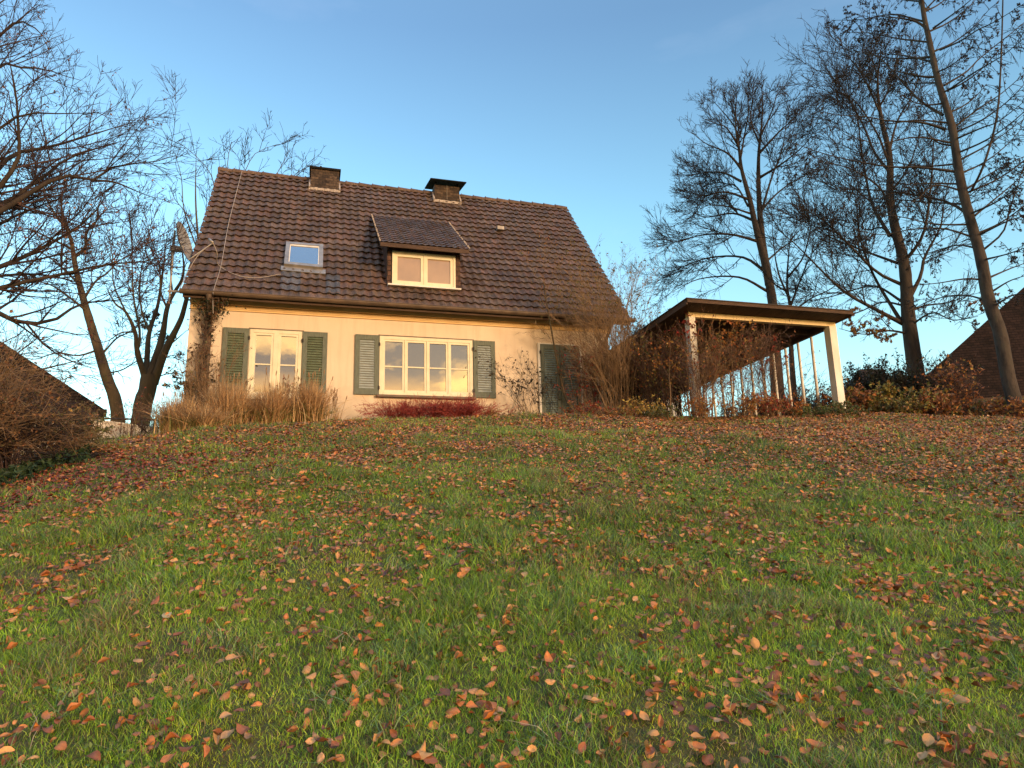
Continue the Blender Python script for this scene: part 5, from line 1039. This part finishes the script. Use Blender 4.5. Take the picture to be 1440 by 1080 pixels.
def blades(x, y, h, w, lean, cols, K=4):
    n = len(x); z = ground(x, y)-.006; az = rng.uniform(0, 2*math.pi, n); ln = lean*rng.uniform(.2, 1.6, n); wa = rng.uniform(0, math.pi, n)
    t = np.linspace(0, 1, K)[None, :]
    P = np.zeros((n, K, 3)); off = (h*ln)[:, None]*(t**1.8)
    P[:, :, 0] = x[:, None]+np.cos(az)[:, None]*off; P[:, :, 1] = y[:, None]+np.sin(az)[:, None]*off; P[:, :, 2] = z[:, None]+h[:, None]*(t-.30*np.minimum(ln, 1.5)[:, None]*t**2.5)
    s = (w[:, None]*np.array([1, .9, .62, .0] if K == 4 else [1, .75, .0])[None, :])[:, :, None]*np.stack([np.cos(wa), np.sin(wa), np.zeros(n)], 1)[:, None, :]
    body = P[:, :-1]; Lf = body-s[:, :-1]; Rt = body+s[:, :-1]; tip = P[:, -1:]
    V = np.concatenate([np.stack([Lf, Rt], 2).reshape(n, -1, 3), tip], 1); m = V.shape[1]; b = (np.arange(n)*m)[:, None]
    F4 = np.concatenate([b+np.array([[2*i, 2*i+1, 2*i+3, 2*i+2]]) for i in range(K-2)]); F3 = b+np.array([[m-3, m-2, m-1]])
    return V.reshape(-1, 3), F4, F3, np.repeat(cols, m, 0)
G1 = np.array([(.125, .245, .024), (.09, .19, .018), (.15, .25, .030), (.06, .135, .018), (.18, .27, .045)])   # fresh
G2 = np.array([(.36, .46, .03), (.42, .50, .04), (.28, .40, .03)])      # mossy yellow-green
G1 = G1*np.array([2.1, 1.85, 1.4])
G3 = 1.35*np.array([(.12, .20, .075), (.17, .25, .10), (.08, .15, .055)])       # bluish coarse
DRY = np.array([(.38, .28, .14), (.46, .36, .20), (.25, .17, .08)])
def grass_zone(mb, r0, r1, dens, hm, wm, K=4, px0=-70, px1=1510):
    x, y, r, a = field(px0, px1, r0, r1, dens); n = len(x)
    bed = leafbed(x, y)*(.6+.8*vn(x, y, .5, 2)); keep = rng.random(n) > np.clip(bed*.45, 0, .7)
    thin = vn(x, y, .22, 6); keep &= rng.random(n) < np.clip(.35+1.5*thin, .35, 1)
    x, y, r = x[keep], y[keep], r[keep]; n = len(x)
    tuft = np.clip((vn(x, y, .38, 3)-.52)*3.2, 0, 1); moss = np.clip((vn(x, y, .8, 5)*.6+.4*vn(x, y, .3, 0)-.56)*6, 0, 1)*(1-tuft)
    h = hm*(.40+.75*rng.random(n))*(1+1.1*tuft)*(1-.35*moss)*(.75+.5*vn(x, y, .15, 7)); w = wm*(.7+.6*rng.random(n))*(1+.25*tuft)
    c = G1[rng.integers(0, 5, n)].copy(); k = rng.random(n) < moss*.9; c[k] = G2[rng.integers(0, 3, k.sum())]
    k = rng.random(n) < tuft*.45; c[k] = G3[rng.integers(0, 3, k.sum())]
    dry = .10+.25*np.clip((r-5)/6, 0, 1)+.3*np.clip((vn(x, y, .6, 4)-.6)*4, 0, 1); k = rng.random(n) < dry; c[k] = DRY[rng.integers(0, 3, k.sum())]*rng.uniform(.6, 1, (k.sum(), 1))
    c *= rng.uniform(.4, 1.45, (n, 1))*(.72+.56*vn(x, y, 1.6, 6))[:, None]*(.75+.5*vn(x, y, .12, 3))[:, None]
    V, F4, F3, col = blades(x, y, h, w, .75, c, K); b0 = mb.n; mb.add(V, F4, col); mb.f3.append(F3+b0)
mb = MB()
grass_zone(mb, 1.9, 4.2, 15000, .052, .0013)
grass_zone(mb, 4.2, 7.0, 7500, .055, .0019)
grass_zone(mb, 7.0, 10.5, 3600, .055, .0030, 3)
grass_zone(mb, 10.5, 17.5, 1500, .06, .0045, 3)
for e0, e1 in ((-650, -70), (1510, 2100)):      # the lawn goes on to both sides of the picture
    grass_zone(mb, 1.6, 4.5, 4500, .052, .0022, 3, e0, e1); grass_zone(mb, 4.5, 9, 2200, .055, .0034, 3, e0, e1); grass_zone(mb, 9, 16, 900, .06, .0055, 3, e0, e1)
tag(mb.build('grass', M['grass']), 'short uneven green lawn grass covering the slope', 'grass', kind='stuff')
# coarse long blades standing over the turf
mb = MB()
cx_, cy_, _, _ = field(-60, 1500, 2.0, 9.5, 2.0)
k = vn(cx_, cy_, 1.2, 1)+.25*(np.degrees(np.arctan2(cx_, cy_)) < 2) > .50; cx_, cy_ = cx_[k], cy_[k]
m_ = 26; tx = np.repeat(cx_, m_)+rng.normal(0, .05, len(cx_)*m_); ty = np.repeat(cy_, m_)+rng.normal(0, .05, len(cx_)*m_); n = len(tx)
c = G3[rng.integers(0, 3, n)]*rng.uniform(.8, 1.5, (n, 1)); k = rng.random(n) < .22; c[k] = DRY[rng.integers(0, 3, k.sum())]*1.25
V, F4, F3, col = blades(tx, ty, rng.uniform(.07, .17, n), rng.uniform(.0016, .0030, n), 1.5, c); b0 = mb.n; mb.add(V, F4, col); mb.f3.append(F3+b0)
sx_, sy_, _, _ = field(-60, 1500, 1.9, 8, 16); n = len(sx_); c = np.where(rng.random((n, 1)) < .55, DRY[rng.integers(0, 3, n)]*1.4, G3[rng.integers(0, 3, n)]*1.4)
V, F4, F3, col = blades(sx_, sy_, rng.uniform(.08, .16, n), rng.uniform(.0012, .0022, n), 1.8, c); b0 = mb.n; mb.add(V, F4, col); mb.f3.append(F3+b0)
tag(mb.build('long_grass', M['grass']), 'coarse long grass blades and dry stalks lying over the lawn', 'grass', kind='stuff')
x, y, _, _ = field(-60, 1500, 2.0, 9, 900); k = (.6*vn(x, y, .45, 1)+.4*vn(x, y, .12, 5)) > .64; pts = np.c_[x[k], y[k], np.zeros(k.sum())]; pts[:, 2] = ground(pts[:, 0], pts[:, 1])+rng.uniform(.01, .05, len(pts))
lb = MB(); leaves_at(lb, pts, .022, [(.12, .24, .05), (.16, .28, .06), (.09, .18, .04), (.20, .28, .07)], flat=1); tag(lb.build('clover', M['leaf']), 'patches of small round-leaved weeds in the lawn', 'weeds', kind='stuff')
# --- fallen beech leaves: one curled blade per leaf
LP = np.array([(.60, .20, .045), (.66, .26, .065), (.38, .12, .035), (.68, .33, .10), (.30, .10, .035), (.48, .20, .075), (.60, .32, .13), (.20, .075, .03)])
LPR = np.array([(.34, .085, .035), (.40, .11, .045), (.27, .075, .035), (.22, .06, .035)])
def leaf_shape(seed, nu=7, nv=5):
    r_ = np.random.default_rng(seed); u = np.linspace(0, 1, nu)[:, None]; v = np.linspace(-1, 1, nv)[None, :]
    prof = np.sin(math.pi*np.clip(u, 0, 1)**.85)**.75*.33; prof[0] = .02; prof[-1] = .01
    X = (u-.5)+0*v; Y = v*prof*(1+r_.normal(0, .04, (nu, nv)))
    curl = r_.uniform(-.8, 4.2); bend = r_.uniform(-1.1, 1.8); tw = r_.uniform(-1.4, 1.4)
    Z = curl*Y**2*(1.1)+bend*(u-.5)**2*.55+tw*Y*(u-.5)+r_.normal(0, .022, (nu, nv))+.02*np.cos(v*math.pi*2)*np.sin(u*18)
    if curl > 1.6: Y = Y*.72
    V = np.stack([X, Y, Z+0*X], -1).reshape(-1, 3)
    idx = np.arange(nu*nv).reshape(nu, nv); F = np.stack([idx[:-1, :-1], idx[:-1, 1:], idx[1:, 1:], idx[1:, :-1]], -1).reshape(-1, 4)
    mid = np.exp(-(np.abs(v)/.25)**2)+0*u; sh = (1+.15*mid+r_.normal(0, .06, (nu, nv))).reshape(-1, 1)
    # short stalk
    st = np.array([[-.5, -.008, Z[0, 2]], [-.5, .008, Z[0, 2]], [-.68, .008, Z[0, 2]+r_.uniform(-.05, .08)], [-.68, -.008, Z[0, 2]]])
    return np.vstack([V, st]), np.vstack([F, [[nu*nv, nu*nv+1, nu*nv+2, nu*nv+3]]]), np.vstack([sh, np.full((4, 1), .7)])
SH = [leaf_shape(s) for s in range(24)]; SHL = [leaf_shape(s, 4, 3) for s in range(24)]
def rotm(yaw, tilt, ta, flip):
    n = len(yaw); cy, sy = np.cos(yaw), np.sin(yaw); Rz = np.zeros((n, 3, 3)); Rz[:, 0, 0] = cy; Rz[:, 0, 1] = -sy; Rz[:, 1, 0] = sy; Rz[:, 1, 1] = cy; Rz[:, 2, 2] = 1
    ax = np.stack([np.cos(ta), np.sin(ta), np.zeros(n)], 1); c, s = np.cos(tilt), np.sin(tilt); Kx = np.zeros((n, 3, 3))
    Kx[:, 0, 2] = ax[:, 1]; Kx[:, 1, 2] = -ax[:, 0]; Kx[:, 2, 0] = -ax[:, 1]; Kx[:, 2, 1] = ax[:, 0]
    Rt = np.eye(3)[None]+s[:, None, None]*Kx+(1-c)[:, None, None]*(Kx@Kx); S = np.ones((n, 3)); S[:, 2] = flip
    return Rt@Rz*S[:, None, :]
parts = []
for (r0, r1, d) in ((1.9, 4.5, 420), (4.5, 8, 620), (8, 12, 850), (12, 17.5, 650)):
    x, y, r, a = field(-650, 2100, r0, r1, d); n = len(x); kk = (rng.random(n) < .6) | ((a > math.radians(-40)) & (a < math.radians(40))); x, y, r, a = x[kk], y[kk], r[kk], a[kk]; n = len(x)
    clump = np.clip((.5*vn(x, y, .28, 2)+.5*vn(x, y, .10, 4)-.40)*4.5, 0.02, 1); p = np.clip((.26+.60*clump)*(.6+.8*vn(x, y, 1.7, 3))+.68*leafbed(x, y)*(.30+.70*clump), 0, 1)
    k = rng.random(n) < p; parts.append(np.stack([x[k], y[k]], 1))
xy = np.concatenate(parts); n = len(xy); r = np.hypot(xy[:, 0], xy[:, 1]); az = np.degrees(np.arctan2(xy[:, 0], xy[:, 1]))
bed = leafbed(xy[:, 0], xy[:, 1]); lift = (.006+.038*rng.random(n))*(1+.3*bed); z = ground(xy[:, 0], xy[:, 1])+lift
size = rng.triangular(.020, .038, .070, n)*(1+.12*np.clip((r-8)/5, 0, 1)); yaw = rng.uniform(0, 6.28, n); tilt = np.abs(rng.normal(.12, .38, n)); ta = rng.uniform(0, 6.28, n); flip = np.where(rng.random(n) < .42, -1., 1.); Rm_ = rotm(yaw, tilt, ta, flip)
slope_align = np.array([[1, 0, 0], [0, math.cos(.3), -math.sin(.3)], [0, math.sin(.3), math.cos(.3)]]); Rm_ = slope_align[None]@Rm_
colr = LP[rng.integers(0, 8, n)].copy(); redd = (az < -18) & (rng.random(n) < .8*np.clip(bed, 0, 1)); colr[redd] = LPR[rng.integers(0, 4, redd.sum())]; colr *= rng.uniform(.50, 1.25, (n, 1))
kind = rng.integers(0, 24, n)
# which leaves show largest: the nearest 300 inside the picture become objects
C3 = np.c_[xy, z]-np.array([0, 0, EYE]); dz_ = C3@CF; pxx = 720+FPX*(C3@CX)/dz_; pyy = 540-FPX*(C3@CU)/dz_
show = np.where((pxx > 6) & (pxx < 1434) & (pyy < 1074), size/dz_, -1); order = np.argsort(-show); big = order[:300]; rest = np.setdiff1d(np.arange(n), big)
mb = MB()
for k_ in range(24):
    for far in (0, 1):
        sel = rest[(kind[rest] == k_) & ((r[rest] > 6.5) == bool(far))]
        if not len(sel): continue
        Vs, Fs, sh = (SHL if far else SH)[k_]; m = len(Vs)
        V = np.einsum('nij,vj->nvi', Rm_[sel], Vs)*size[sel][:, None, None]+np.c_[xy, z][sel][:, None, :]
        F = (np.arange(len(sel))*m)[:, None, None]+Fs[None]
        mb.add(V.reshape(-1, 3), F.reshape(-1, 4), (colr[sel][:, None, :]*sh[None]).reshape(-1, 3))
tag(mb.build('leaf_litter', M['litter'], smooth=True), 'brown and rust-red fallen beech leaves strewn over the whole lawn', 'fallen leaves', kind='stuff')
protos = {}
YELLOW = sight(223, 811, 1); 
near_y = np.argmin(np.where(show[big] > 0, np.hypot(pxx[big]-223, pyy[big]-811), 1e9)) if len(big) else -1
for j, i in enumerate(big):
    ck = int(np.argmin(((LP-colr[i]/np.maximum(colr[i].max(), 1e-6)*LP.max())**2).sum(1))) if j != near_y else 99
    key = (int(kind[i]), int(rng.integers(0, 8)) if ck != 99 else 99)
    if key not in protos:
        Vs, Fs, sh = SH[key[0]]; q = MB(); q.add(Vs, Fs, (np.array([.62, .50, .26]) if key[1] == 99 else LP[key[1]])*sh); me = q.build('fallen_leaf', M['litter'], smooth=True); protos[key] = me.data; o = me
    else:
        o = bpy.data.objects.new('fallen_leaf', protos[key]); C.objects.link(o)
    Mx = Matrix([[*(Rm_[i][a]*size[i]), c] for a, c in zip(range(3), (xy[i, 0], xy[i, 1], z[i]))]+[[0, 0, 0, 1]]); o.matrix_world = Mx
    if j == near_y: tag(o, 'single pale yellow leaf lying flat in the grass at the left', 'leaf', 'fallen leaves in the near grass')
    else: tag(o, 'curled brown beech leaf lying in the near grass', 'leaf', 'fallen leaves in the near grass')
